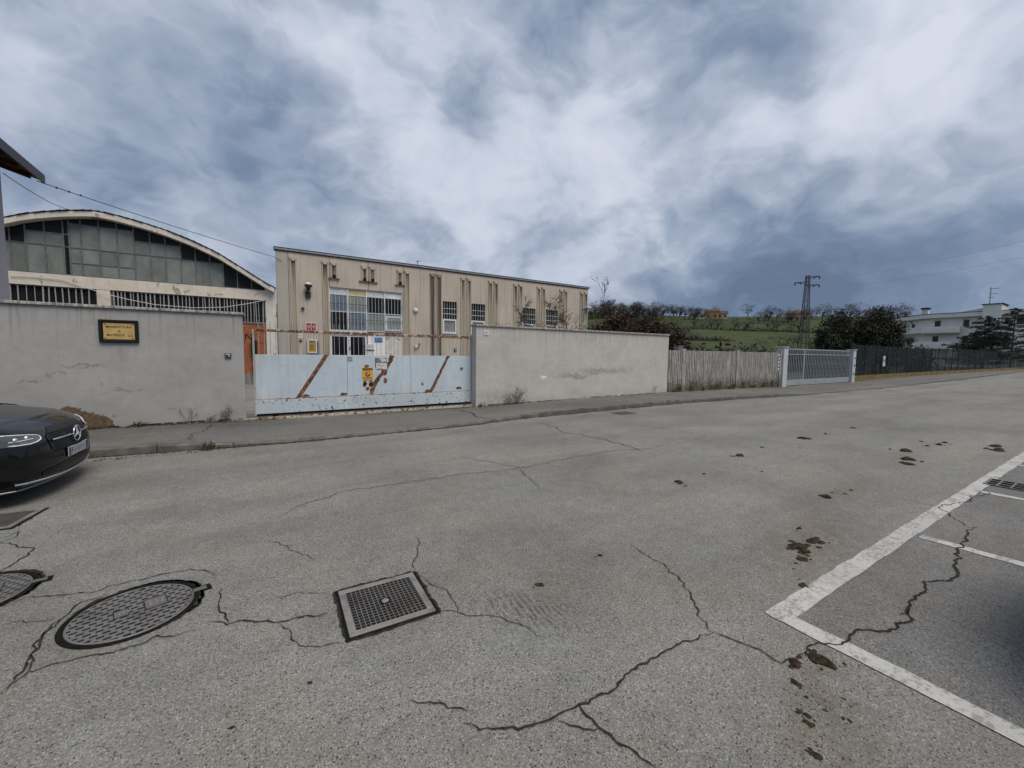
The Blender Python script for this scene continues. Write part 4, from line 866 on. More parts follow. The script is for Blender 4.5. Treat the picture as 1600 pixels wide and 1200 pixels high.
L = empty('wall_light', (7.65, FA, 3.75), 'small round white light on the beige wall', 'lamp'); MB().lathe([(0, -.12), (.09, -.11), (.14, -.05), (.14, 0)], (7.65, FA-.002, 3.88), 14, 'y').build('globe', 'white_plastic', L); MB().lathe([(.15, -.02), (.15, 0)], (7.65, FA-.002, 3.88), 14, 'y').build('rim', 'dark_metal', L)
L = empty('tap', (7.71, FA, 1.9), 'grey tap fitting on the beige wall behind the gate rods', 'tap'); q = MB(); q.path([(7.6, FA-.1, 1.92), (7.8, FA-.1, 1.95), (7.85, FA-.1, 2.08)], .035, 6); q.build('pipe', 'dark_metal', L); MB().cbox(7.58, 7.72, FA-.15, FA-.003, 1.84, 1.98, .01).build('valve', 'white_plastic', L)
L = empty('socket_box', (10.02, FA, 1.68), 'tiny black socket box low on the beige wall', 'box'); MB().cbox(9.95, 10.1, FA-.07, FA-.002, 1.68, 1.84, .008).build('housing', 'dark_metal', L); MB().box(9.99, 10.06, FA-.076, FA-.0705, 1.73, 1.79).build('lid', 'paper', L)
L = empty('corner_lamp', (19.9, FA, 4.6), 'street-type lamp on an arm at the far factory corner', 'lamp'); MB().tube((19.3, FA-.5, 4.62), (20.2, FA-.05, 4.82), .04, n=6).build('arm', 'dark_metal', L); MB().cbox(19.95, 20.3, FA-.35, FA-.1, 4.82, 4.92, .02).build('head', 'white_plastic', L)

# ------------------------------------------------------------------ building B: arched workshop
FB = 22.0
B = empty('workshop_building', (-5., FB, 0), 'arched workshop with frosted gable glazing and peeling white beam', 'building')
ATOP = [(-7.09, 6.18), (-6.73, 6.36), (-6.34, 6.5), (-5.68, 6.69), (-5.0, 6.83), (-4.65, 6.85), (-4.2, 6.79), (-3.55, 6.66), (-2.78, 6.46), (-1.96, 6.17), (-1.1, 5.77), (-.2, 5.19), (.51, 4.72), (.96, 4.46)]
full = [(-4.75-(x+4.75), z) for x, z in ATOP[::-1] if x > -2.5][:6]
ATOP = [(-11.0, 4.3), (-10.3, 4.72), (-9.3, 5.3), (-8.4, 5.72), (-7.6, 6.02)]+ATOP
def arch(x): return interp(x, ATOP)-.15*interp(x, [(-4.6, 1), (.96, .35)])
xs = np.linspace(-11.0, .96, 60)
m = MB(); poly = [(x, arch(x)) for x in xs]+[(x, arch(x)-.19) for x in xs[::-1]]
nn = len(xs)
for i in range(nn-1):
    a, b = xs[i], xs[i+1]; za, zb = arch(a), arch(b)
    m.add([(a, FB-.32, za-.19), (b, FB-.32, zb-.19), (b, FB-.32, zb), (a, FB-.32, za), (a, FB+26, za-.19), (b, FB+26, zb-.19), (b, FB+26, zb), (a, FB+26, za)], [(0, 1, 2, 3), (3, 2, 6, 7), (1, 0, 4, 5)])
m.build('arch_shell', 'limewash', B)
trng = random.Random(5)
for i in range(0, nn-1):                         # ragged tile edge courses along the arch
    a, b = xs[i]-.03, xs[i+1]+.06; t = MB(); up = .035 if xs[i] < -4.7 else .0
    za, zb = (arch(a)+.008+(.028 if xs[i] > -4.7 else 0), arch(b)+.008) if xs[i] > -4.7 else (arch(a)+.008, arch(b)+.035)
    j = trng.uniform(-.06, .03)
    t.add([(a, FB-.345+j*.5, za), (b, FB-.345+j*.5, zb), (b, FB+26, zb), (a, FB+26, za), (a, FB-.345+j*.5, za+.022), (b, FB-.345+j*.5, zb+.022), (b, FB+26, zb+.022), (a, FB+26, za+.022)], [(3, 2, 1, 0), (4, 5, 6, 7), (0, 1, 5, 4), (1, 2, 6, 5), (3, 0, 4, 7)])
    t.build('tile_course', 'roof_dark', B)
MB().lathe([(0, .09), (.08, .08), (.14, .03), (.16, -.1)], (-4.55, FB+.3, 6.78), 12).build('ridge_vent', 'roof_dark', B)
MB().box(-11.2, .62, FB-.02, FB+.3, 3.86, 4.30).build('beam', 'limewash', B)
MB().box(.60, 1.03, FB-.03, FB+.3, .0, 4.42).build('column', 'limewash_col', B)
MB().box(-4.95, -4.57, FB-.01, FB+.28, .0, 3.858).build('column', 'limewash', B)
MB().box(-11.2, -4.951, FB+.0, FB+.25, .0, 2.79).build('brick_infill', 'brick', B); MB().box(-4.569, .599, FB+.0, FB+.25, .56, 2.79).build('brick_infill', 'brick', B)
MB().box(-4.569, .599, FB-.03, FB+.25, .0, .555).build('plinth', 'plinth', B); MB().box(-4.569, .599, FB-.03, FB+.2, 2.792, 2.84).build('window_sill', 'plinth', B)
MB().box(-11.1, .95, FB+.5, FB+25.5, .0, 4.3).build('core', 'interior', B)
m = MB(); xi = np.linspace(-10.6, .6, 50); poly = [(x, arch(x)-.19) for x in xi]+[(.6, 4.3), (-10.6, 4.3)]; m.prism(poly, 'y', FB+.2, FB+.24); m.build('gable_backing', 'interior', B)
# barred strip windows
sbar = MB().box(-.02, .02, -.01, .01, 0, 1).mesh('bar', 'slat_old')
def slats(x0, x1, z0, z1, step, seed):
    rr = random.Random(seed); w = frame(x0, x1, z0, z1, FB+.06, FB+.14, .035).build('window', 'frame_old', B); off = rootloc(w)
    MB().box(x0+.04, x1-.04, FB+.10, FB+.11, z0+.04, z1-.04).build('pane', 'glass_dirty_dark', w); x = x0+.08
    while x < x1-.05:
        o = link('bar', sbar, w, Vector((x+rr.uniform(-.02, .02), FB+.03, z0+.01))-off); o.scale = (rr.uniform(.5, 1.15), 1, z1-z0-.02); o.rotation_euler = (0, rr.uniform(-.02, .02), 0); x += step*rr.uniform(.8, 1.25)
slats(-7.25, -4.955, 2.84, 3.855, .19, 1); slats(-4.565, .595, 2.845, 3.855, .125, 2); slats(-11.1, -7.3, 2.84, 3.855, .19, 3)
# gable glazing: mullions and one pane per bay
VL = [-7.62, -7.10, -6.72, -6.24, -5.76, -5.61, -5.29, -4.80, -4.29, -3.80, -3.32, -2.85, -2.36, -1.88, -1.40, -.93, -.43, .09, .55]
VL = [-10.2, -9.7, -9.2, -8.7, -8.15]+VL
def gz(x): return arch(x)-.20
for a, b in zip(VL, VL[1:]):
    zt_a, zt_b = gz(a)-.0, gz(b)-.0
    rows = [4.33]
    c = (a+b)/2
    if -5.61 <= a < -3.85: rows += [4.79, 5.35, 6.22]
    elif a < -5.75: rows += [5.35, 5.80]
    elif a < -5.6: rows += []
    elif a < -2.4: rows += [5.35, 5.84]
    elif a < -.95: rows += [5.31]
    lim = min(zt_a, zt_b)
    rows = [r_ for r_ in rows if r_ < lim-.03]
    fm = MB()
    for i, z0 in enumerate(rows):
        last = i == len(rows)-1
        if last: poly = [(a+.02, z0+.015), (b-.02, z0+.015), (b-.02, max(z0+.03, zt_b-.01)), (a+.02, max(z0+.03, zt_a-.01))]
        else: poly = [(a+.02, z0+.015), (b-.02, z0+.015), (b-.02, rows[i+1]-.015), (a+.02, rows[i+1]-.015)]
        top_dark = last and (a < -5.7 or a > -3.85 or a > -.95) or (a >= -.95) or (-5.77 < a < -5.6)
        if -5.62 <= a < -3.85: top_dark = last
        MB().prism(poly, 'y', FB+.05, FB+.06).build('pane', 'glass_dirty_dark' if top_dark else 'glass_frost', B)
        MB().box(a, b, FB+.03, FB+.09, z0-.018, z0+.014).build('glazing_bar', 'frame_old', B)
    MB().box(a-.02, a+.02, FB+.02, FB+.095, 4.33, max(4.4, gz(a)+.02)).build('mullion', 'frame_old', B)
pan = MB(); pan.path([(-7.1, 21.94, 4.13), (-6.41, 21.94, 4.15), (-5.77, 21.93, 4.11), (-5.27, 21.9, 3.9), (-4.76, 21.88, 3.71), (-4.04, 21.86, 3.53), (-3.28, 21.85, 3.39), (-2.05, 21.85, 3.34), (-.95, 21.86, 3.44), (-.01, 21.9, 3.68), (.66, 21.94, 3.9)], .013, 5)
tag(pan.build('hanging_cable', 'white_plastic'), 'slack white cable hanging across the workshop windows', 'cable')
ltr = wall_text('painted_letter', 'N', -.09, FB-.003, 2.18, .42, 'iron_dark', B)
hs = MB(); hs.path([(.02, FB-.1, 2.0), (.1, FB-.12, 1.6), (.12, FB-.12, 1.2), (.03, FB-.12, .75), (.18, FB-.12, .62), (.22, FB-.12, .9)], .03, 5); hs.cbox(-.0, .22, FB-.18, FB-.004, 1.3, 2.05, .03)
tag(hs.build('black_hose', 'tyre'), 'black coiled hose hanging on the orange brick wall', 'hose')

# ------------------------------------------------------------------ house C at the left edge
H_ = empty('house', (-9, 12.6, 0), 'grey house with dark wooden eaves at the far left', 'house')
MB().box(-16, -4.66, 10.95, 14.27, .0, 5.75).build('wall', 'house_wall', H_)
zt = 5.55; rr = MB()
# roof slab: eave edge along y at x=-4.1, rising away from the street
def slab(x0, x1, z0, z1, ya, yb, t): return [(x0, ya, z0), (x1, ya, z1), (x1, yb, z1), (x0, yb, z0), (x0, ya, z0+t), (x1, ya, z1+t), (x1, yb, z1+t), (x0, yb, z0+t)]
BF = [(3, 2, 1, 0), (4, 5, 6, 7), (0, 1, 5, 4), (1, 2, 6, 5), (2, 3, 7, 6), (3, 0, 4, 7)]
rr.add(slab(-10.2, -4.08, 7.5, 5.60, 10.2, 14.62, .10), BF); rr = rr.build('roof', 'roof_dark', H_)
MB().add(slab(-10.2, -4.11, 7.47, 5.575, 10.22, 14.6, .022), BF).build('soffit', 'soffit_wood', rr)
y = 10.5
while y < 14.6: MB().add(slab(-6, -4.2, 6.07, 5.50, y, y+.09, .10), BF).build('rafter', 'soffit_beam', rr); y += .62
MB().box(-4.09, -4.06, 10.2, 14.62, 5.52, 5.72).build('fascia_board', 'dark_metal', rr)
MB().add(slab(-16, -10.2, 5.8, 7.5, 10.2, 14.62, .10), BF).build('roof_slope', 'roof_dark', rr)
MB().prism([(-15.9, 5.75), (-4.7, 5.75), (-10.2, 7.45)], 'y', 11.0, 14.2).build('gable_wall', 'house_wall', H_)
c = MB(); P0, P1 = Vector((-4.17, 14.5, 5.53)), Vector((1.05, 21.95, 5.85)); pts = []
for i in range(25): t = i/24; q = P0.lerp(P1, t); q.z -= .05*4*t*(1-t); pts.append(q)
pts += [Vector((1.3, 21.97, 5.72))]
c.path(pts, .010, 5)
for t in (.045, .075, .105): q = P0.lerp(P1, t); c.lathe([(0, .03), (.022, .01), (.02, -.02), (0, -.03)], (q.x, q.y, q.z-.01), 6)
tag(c.build('overhead_cable', 'dark_metal'), 'black overhead cable from the house eave to the factory corner', 'cable')
c = MB(); P0, P1 = Vector((-4.62, 14.28, 5.52)), Vector((-7.3, 29.1, 8.35)); c.path([P0.lerp(P1, i/10)-Vector((0, 0, .5*(i/10)*(1-i/10))) for i in range(11)], .012, 4)
tag(c.build('overhead_cable', 'dark_metal'), 'thin grey overhead wire running from the house over the arched roof', 'cable')

# ------------------------------------------------------------------ apartment house far right
ap = empty('apartment_house', (114, 18, 0), 'white flat-roofed apartment house with balconies behind the trees', 'building')
AXF = 112.5
m = MB(); m.prism([(AXF, 25.1), (119.3, 31.), (128, 24), (128, 2), (AXF, 2)], 'z', 0, 9.35); m.build('wall', 'far_white', ap)
m = MB(); m.prism([(AXF-1.0, 25.3), (118.7, 32.1), (129, 25), (129, 1), (AXF-1.0, 1)], 'z', 9.36, 10.1); rf = m.build('roof', 'far_white', ap)
m = MB(); m.prism([(AXF-1.05, 25.32), (118.7, 32.2), (129, 25), (129, 1), (AXF-1.05, 1)], 'z', 10.105, 10.2); m.build('roof_edge', 'roof_dark', rf)
MB().box(AXF-1.3, AXF+4, 15.4, 17.6, 0, 11.3).build('stair_tower', 'far_white', ap); MB().box(AXF-1.5, AXF+4.1, 15.2, 17.8, 11.31, 11.42).build('tower_roof', 'roof_dark', ap)
m = MB(); m.prism([(17.7, 10.2), (20.8, 10.2), (20.6, 10.55), (17.7, 11.1)], 'x', AXF+2, AXF+6); m.build('roof_hip', 'far_white', ap)
ch = MB().box(AXF+1, AXF+2, 25.2, 26.1, 10.2, 11.3).build('chimney', 'far_white', ap); MB().box(AXF+.8, AXF+2.2, 25.05, 26.25, 11.31, 11.6).build('chimney_cap', 'roof_dark', ch)
for z0, z1, ya, yb in ((6.5, 7.65, 20.3, 25.3), (3.5, 4.75, 21.2, 25.5)):
    bl = MB().box(AXF-1.6, AXF-1.45, ya, yb, z0, z1).build('balcony', 'stone_white', ap); MB().box(AXF-1.44, AXF+.0, ya, yb, z0-.15, z0+.05).build('slab', 'far_white', bl); MB().box(AXF-1.45, AXF, ya, ya+.12, z0+.051, z1).build('side_parapet', 'stone_white', bl)
    for k in range(1, 4): MB().box(AXF-1.63, AXF-1.605, ya, yb, z0+.3*k, z0+.3*k+.03).build('parapet_board', 'far_white', bl)
    q = MB(); q.prism([(AXF-1.6, yb), (AXF-.6, yb+.01), (118.4, 31.6), (117.7, 32.2)], 'z', z0, z1); q.build('corner_parapet', 'far_white', bl)
for ya, yb, z0, z1 in ((23.05, 23.85, 7.7, 8.85), (19.3, 20.05, 7.6, 8.85), (14.45, 15.05, 7.7, 8.85), (12.9, 13.7, 7.7, 8.85), (23.2, 24.0, 4.8, 5.9), (19.3, 20.05, 4.5, 5.8), (14.45, 15.05, 4.5, 5.8)):
    w = MB().box(AXF-.06, AXF-.004, ya-.08, yb+.08, z0-.08, z1+.08).build('window', 'far_white', ap); MB().box(AXF-.09, AXF-.062, ya, yb, z0, z1).build('pane', 'window_far', w)
d_ = Vector((6.8, 5.9, 0)).normalized(); nrm = Vector((d_.y, -d_.x, 0))*-1
for t0, t1, z0, z1 in ((3.4, 4.3, 7.3, 8.6), (3.4, 4.3, 4.6, 5.8)):
    p0 = Vector((AXF, 25.1, 0))+d_*t0; p1 = Vector((AXF, 25.1, 0))+d_*t1; q = MB(); off = nrm*.05
    q.add([p0+off+Vector((0, 0, z0)), p1+off+Vector((0, 0, z0)), p1+off+Vector((0, 0, z1)), p0+off+Vector((0, 0, z1)), p0+Vector((0, 0, z0)), p1+Vector((0, 0, z0)), p1+Vector((0, 0, z1)), p0+Vector((0, 0, z1))], [(0, 1, 2, 3), (0, 4, 5, 1), (1, 5, 6, 2), (2, 6, 7, 3), (3, 7, 4, 0)]); q.build('window', 'window_far', ap)
q = MB(); q.tube((AXF+1, 17.2, 11.4), (AXF+1, 17.2, 14.6), .06, n=5)
for z, w in ((14.3, 1.1), (13.4, .9), (12.7, .5)): q.tube((AXF+1, 17.2-w, z), (AXF+1, 17.2+.2, z), .045, n=4)
q.build('antenna', 'grey_plastic', ap)

# ------------------------------------------------------------------ farm houses on the ridge
def farm(x, y, w, d_, h, wall, label, rz):
    z = float(hill(x, y))-.5; r = empty('farmhouse', (x, y, z), label, 'house', rz=rz)
    MB().box(-w/2, w/2, -d_/2, d_/2, 0, h).build('wall', wall, r, local=True)
    MB().prism([(-d_/2-.4, h), (d_/2+.4, h), (0, h+1.7)], 'x', -w/2-.4, w/2+.4).build('roof', 'roof_red', r, local=True)
    n = max(2, int(w/3))
    for k in range(n):
        for zz in ((1.4, 4.) if h > 5 else (1.2,)): MB().box(-w/2+(k+.35)*w/n, -w/2+(k+.35)*w/n+1.1, -d_/2-.08, -d_/2-.01, zz, zz+1.4).build('window', 'window_far', r, local=True)
farm(236.9, 147.4, 7.5, 6, 4.6, 'orange_wall', 'small orange farmhouse on the ridge', R(-58))
farm(241.3, 143.5, 5.5, 5, 3.6, 'stone_house', 'stone farm building right of the orange farmhouse', R(-58))
farm(230.6, 151.7, 6, 4, 1.6, 'far_white', 'low white shed left of the orange farmhouse', R(-58))
farm(239.2, 101.9, 9, 7, 4.5, 'stone_house', 'pale house among trees on the right ridge', R(-66))

# ------------------------------------------------------------------ lattice pylon
py = empty('lattice_pylon', (69.4, 28.5, -.1), 'dark lattice steel pylon with three crossarms behind the grey gate', 'pylon')
HP = 13.5
def leg(z, sx, sy): w = .62-.42*z/HP; return Vector((69.4+sx*w, 28.5+sy*w, z))
for sx, sy in ((-1, -1), (1, -1), (1, 1), (-1, 1)): MB().tube(leg(-.1, sx, sy), leg(HP, sx, sy), .05, .04, n=4).build('leg', 'pylon_steel', py)
nlev = 15; 
for k in range(nlev):
    z0, z1 = HP*k/nlev, HP*(k+1)/nlev; m = MB(); cs = [(-1, -1), (1, -1), (1, 1), (-1, 1)]
    for i in range(4):
        a, b = cs[i], cs[(i+1) % 4]; m.tube(leg(z0, *a), leg(z1, *b), .024, n=3, cap=False); m.tube(leg(z0, *b), leg(z1, *a), .024, n=3, cap=False); m.tube(leg(z1, *a), leg(z1, *b), .022, n=3, cap=False)
    m.build('lattice_bay', 'pylon_steel', py)
arm_dir = Vector((.4, -.92, 0)).normalized()
for z, s_, L in ((13.3, 1, 1.4), (12.6, -1, 1.5), (12.1, 1, 1.4)):
    base = Vector((69.4, 28.5, z)); tip = base+arm_dir*s_*L; m = MB(); m.tube(base-arm_dir*s_*.2, tip, .06, n=4); m.tube(base-Vector((0, 0, .35)), tip, .035, n=4); a = m.build('crossarm', 'pylon_steel', py)
    m = MB(); m.tube(tip, tip-Vector((0, 0, .12)), .05, n=5); m.lathe([(.03, 0), (.13, -.06), (.05, -.12), (.13, -.2), (.05, -.26), (.12, -.32), (0, -.36)], (tip.x, tip.y, tip.z-.05), 8); m.build('insulator', 'dark_metal', a)
    m2 = MB(); mid = base+arm_dir*s_*L*.55; m2.tube(mid, mid-Vector((0, 0, .35)), .06, n=5); m2.build('insulator', 'dark_metal', a)
def power(pa, pb, sag, label, r=.012):
    m = MB(); pa, pb = Vector(pa), Vector(pb); m.path([pa.lerp(pb, i/24)-Vector((0, 0, sag*4*(i/24)*(1-i/24))) for i in range(25)], r, 4); tag(m.build('power_line', 'grey_plastic'), label, 'power line')
power((69.95, 27.2, 13.0), (25, -12, 9.6), 1.4, 'upper power line running from the pylon to the right', .007)
power((69.95, 27.2, 11.75), (25, -12, 8.6), 1.4, 'lower power line running from the pylon to the right', .007)
power((68.8, 29.9, 12.25), (110, 130, 22.), 1.5, 'power line running from the pylon towards the hill', .012)
# ------------------------------------------------------------------ manhole covers
def make_manhole(r=.312):
    """round cast lid with staggered slots, built at the origin"""
    t = empty('round_manhole', (0, 0, 0), '', 'manhole'); rl = r*.925; z = .007
    MB().lathe([(r+.012, .001), (r+.008, .008), (rl+.012, .008), (rl+.010, .002)], (0, 0, 0), 48).build('ring', 'iron_dark', t, local=True)
    MB().lathe([(0, .0035), (rl+.011, .0035)], (0, 0, 0), 48).build('recess', 'iron_dark', t, local=True)
    m = MB(); pitch = .037; hole = .020; plates = [(-.02, .10, .03, .19), (-.17, -.05, -.02, .08)]      # label plates (x0,x1,y0,y1) in lid axes
    y = -rl; k = 0
    def seg(x0, x1, y0, y1):
        if x1-x0 < .003: return
        m.box(x0, x1, y0, y1, .003, z)
    def clip(x0, x1, y0, y1):
        ym = max(abs(y0), abs(y1)); 
        if ym >= rl: return
        c = math.sqrt(rl*rl-ym*ym); seg(max(x0, -c), min(x1, c), y0, y1)
    while y < rl:
        clip(-rl, rl, y, min(rl, y+pitch-hole)); y0 = y+pitch-hole; y1 = min(rl, y+pitch); per = .052; x = -rl-(per/2 if k % 2 else 0)
        while x < rl:
            clip(x, x+per*.37, y0, y1); x += per
        y += pitch; k += 1
    lid = m.build('lid', 'cast_iron', t, local=True)
    MB().lathe([(rl-.008, .0071), (rl-.006, .0085), (rl+.001, .0085), (rl+.004, .004)], (0, 0, 0), 48).build('rim', 'cast_iron', lid, local=True)
    for (x0, x1, y0, y1), tx in zip(((.05, .16, -.05, .08), (-.09, -.02, -.04, .05)), ('IM', 'D400')):
        q = MB(); q.box(x0, x1, y0, y1, z+.0005, z+.003); q.build('label_plate', 'cast_grid', lid, local=True)
        b = MB()
        for a in ((x0, x1, y0, y0+.004), (x0, x1, y1-.004, y1), (x0, x0+.004, y0+.004, y1-.004), (x1-.004, x1, y0+.004, y1-.004)): b.box(*a, z+.003, z+.0045)
        b.build('plate_border', 'iron_dark', lid, local=True)
        b = MB(); 
        for a in range(3): b.box(x0+.025+a*(x1-x0)*.27, x0+.025+a*(x1-x0)*.27+.007, y0+.03, y1-.03, z+.0032, z+.0048)
        b.build('cast_lettering', 'cast_light', lid, local=True)
    h = MB(); h.box(r-.01, r+.075, -.04, .04, .002, .0055); h.build('hinge_pocket', 'iron_dark', t, local=True); h = MB(); h.box(r-.02, r+.05, -.022, .022, .0056, .009); h.build('hinge', 'cast_iron', t, local=True)
    return t
mh = make_manhole(); mh.location = (-.655, 3.245, 0); mh.rotation_euler = (0, 0, R(14)); mh['label'] = 'whole round cast iron manhole cover with slotted pattern in the road'
mh2 = copy_tree(mh); mh2.location = (-1.60, 3.97, 0); mh2.rotation_euler = (0, 0, R(8)); mh2['label'] = 'round manhole cover cut off by the left picture edge'
mh['group'] = mh2['group'] = 'round manhole covers'

def square_hatch(name, s, label, n=15):
    t = empty(name, (0, 0, 0), label, 'drain cover'); h = s/2
    MB().box(-h-.022, h+.022, -h-.022, h+.022, .0005, .004).build('frame_gap', 'iron_dark', t, local=True)
    fo = MB()
    for a in ((-h, h, -h, -h+.042), (-h, h, h-.042, h), (-h, -h+.042, -h+.042, h-.042), (h-.042, h, -h+.042, h-.042)): fo.cbox(*a, .0042, .014, .002)
    fo.build('border', 'cast_light', t, local=True)
    i = h-.043; MB().box(-i, i, -i, i, .0045, .006).build('recess', 'iron_dark', t, local=True)
    g_ = MB(); st = 2*i/n
    for k in range(1, n):
        x = -i+k*st; g_.box(x-.0028, x+.0028, -i, i, .0062, .0135); g_.box(-i, i, x-.0018, x+.0018, .0061, .0115)
    g_.build('grid', 'cast_grid', t, local=True)
    MB().lathe([(.034, .006), (.034, .0137), (.024, .0139)], (0, 0, 0), 14).build('boss_pocket', 'iron_dark', t, local=True); MB().lathe([(0, .0155), (.022, .0155), (.025, .012)], (0, 0, 0), 12).build('boss', 'cast_light', t, local=True)
    return t
sq = square_hatch('square_hatch', .50, 'square iron grid hatch with pale border in the road'); sq.location = (.675, 2.545, 0); sq.rotation_euler = (0, 0, R(-2.5))
sq2 = copy_tree(sq); sq2.location = (-2.06, 5.62, 0); sq2.rotation_euler = (0, 0, R(-8)); sq2['label'] = 'square hatch at the left picture edge in front of the black car'
sq['group'] = sq2['group'] = 'square hatches in the road'
def bar_grate(name, x0, x1, y0, y1, label, nx, ny):
    t = empty(name, ((x0+x1)/2, (y0+y1)/2, 0), label, 'drain grate')
    MB().box(x0, x1, y0, y1, .0045, .0065).build('sump', 'iron_dark', t)
    m = MB()
    for a in ((x0, x1, y0, y0+.025), (x0, x1, y1-.025, y1), (x0, x0+.025, y0+.025, y1-.025), (x1-.025, x1, y0+.025, y1-.025)): m.box(*a, .0067, .013)
    m.build('frame', 'cast_iron', t)
    for k in range(1, nx): x = x0+(x1-x0)*k/nx; MB().box(x-.011, x+.011, y0+.026, y1-.026, .0067, .0125).build('bar', 'cast_iron', t)
    for k in range(1, ny): y = y0+(y1-y0)*k/ny; MB().box(x0+.026, x1-.026, y-.009, y+.009, .0066, .0118).build('bar', 'cast_iron', t)
bar_grate('drain_grate', 7.86, 8.30, .42, 1.10, 'barred drain grate at the parking line by the right edge', 3, 6)
bar_grate('gully_grate', 8.25, 8.85, 7.55, 7.95, 'dark gully grate against the far kerb', 10, 2)

# ------------------------------------------------------------------ soil clods
crng = np.random.default_rng(5)
def clod_mesh(rx, ry, rz, seed):
    g_ = np.random.default_rng(seed); nu, nv = 9, 5; v = []; f = []
    for j in range(nv):
        ph = j/(nv-1)*math.pi/2
        for i in range(nu):
            t = 2*math.pi*i/nu; k = g_.uniform(.65, 1.25); v.append((rx*k*math.cos(t)*math.cos(ph), ry*k*math.sin(t)*math.cos(ph), rz*math.sin(ph)*g_.uniform(.7, 1.15)))
    f = [(j*nu+i, j*nu+(i+1) % nu, (j+1)*nu+(i+1) % nu, (j+1)*nu+i) for j in range(nv-1) for i in range(nu)]
    return v, f
big = {0: 'single dark soil clod in mid road right of the grid hatch', 2: 'largest flattened soil lump beside the white line', 29: 'long soil clod lying at the crack by the bay corner', 31: 'round soil clod left of the long one by the bay corner', 9: 'lone soil clod up the road beside the bay line', 8: 'small soil clod touching the outer edge of the white line', 13: 'far flat soil patch right of centre on the road', 4: 'soil lump just above the largest flattened lump'}
rest = MB(); crumb = MB()
for i, (x, y, s_) in enumerate(CLODS):
    m = MB()
    for k in range(5 if s_ > .015 else 2):
        q = s_*(1. if k == 0 else crng.uniform(.2, .5)); v, f = clod_mesh(q*1.15, q*.75, min(.045, q*.5), i*10+k); a = crng.uniform(0, 3.1)
        if y > 1.2: a = crng.normal(-.25, .3)
        ca, sa = math.cos(a), math.sin(a); ox, oy = (0, 0) if k == 0 else (crng.normal(0, s_*1.1), crng.normal(0, s_*.7))
        (m if k == 0 or i not in big else rest).add([(x+ox+p[0]*ca-p[1]*sa, y+oy+p[0]*sa+p[1]*ca, p[2]-.001) for p in v], f)
    if i in big: tag(m.build('soil_clod', 'soil'), big[i], 'soil clod', 'larger soil clods on the road')
    else: rest.add(m.v, m.f)
for cx, cy, sx, sy, n_ in ((3.9, 1.5, .55, .12, 90), (2.2, .78, .3, .12, 110), (1.95, .64, .22, .12, 70), (5.6, 1.93, .6, .12, 40), (1.6, 2.12, .2, .12, 35), (9, 2.1, 1.2, .3, 30), (8, 3.4, 2.5, .6, 25), (2.5, .84, .1, .06, 40), (1., 3., 3., 1.6, 40)):
    for k in range(n_):
        x, y = crng.normal(cx, sx*.6), crng.normal(cy, sy*.6); s_ = crng.uniform(.0015, .0055); v, f = clod_mesh(s_, s_*.8, s_*.6, int(crng.integers(1e6)))
        crumb.add([(x+p[0], y+p[1], p[2]) for p in v], f)
tag(crumb.build('soil_crumbs', 'crumb', fix=False), 'fine brown soil crumbs on the road and bay corner', 'soil', kind='stuff')
tag(rest.build('soil_crumbs', 'soil', fix=False), 'small dark soil crumbs strewn over the road', 'soil', kind='stuff')
# leaf litter along the wall foot
pts = []
for (x0, x1, y, s_, n_, z) in ((-2.6, -.2, 10.38, .05, 420, .11), (-.3, .6, 10.5, .12, 300, .07), (.3, 5.4, 10.6, .05, 350, .085), (5.4, 6.8, 10.36, .06, 260, .05), (6.8, 13.8, 10.41, .025, 220, .10), (-2., 3., 7.98, .05, 420, .006), (14, 22.6, 10.3, .05, 350, .11), (-4, -2.0, 8.22, .05, 200, .006)):
    x = crng.uniform(x0, x1, n_); pts.append(np.stack([x, crng.normal(y, s_, n_), crng.uniform(z, z+.025, n_)], 1))
v, f = leaves(np.concatenate(pts), .014, crng, .6, .8); tag(link('leaf_litter', soup(v, f, 'leaf_litter', 'litter')), 'brown dry leaf litter along the wall foot and kerb', 'leaf litter', kind='stuff')
# rubble at the broken render
m = MB()
for k in range(60):
    s_ = crng.uniform(.01, .045); x = crng.normal(-2.75, .3); v, f = clod_mesh(s_*1.2, s_, s_*.8, k+900); y0_ = 10.40+crng.uniform(-.12, .02); m.add([(x+p[0], y0_+p[1], .115+p[2]) for p in v], f)
tag(m.build('rubble', 'soil', fix=False), 'brown rubble fallen from the broken render behind the car', 'rubble', kind='stuff')

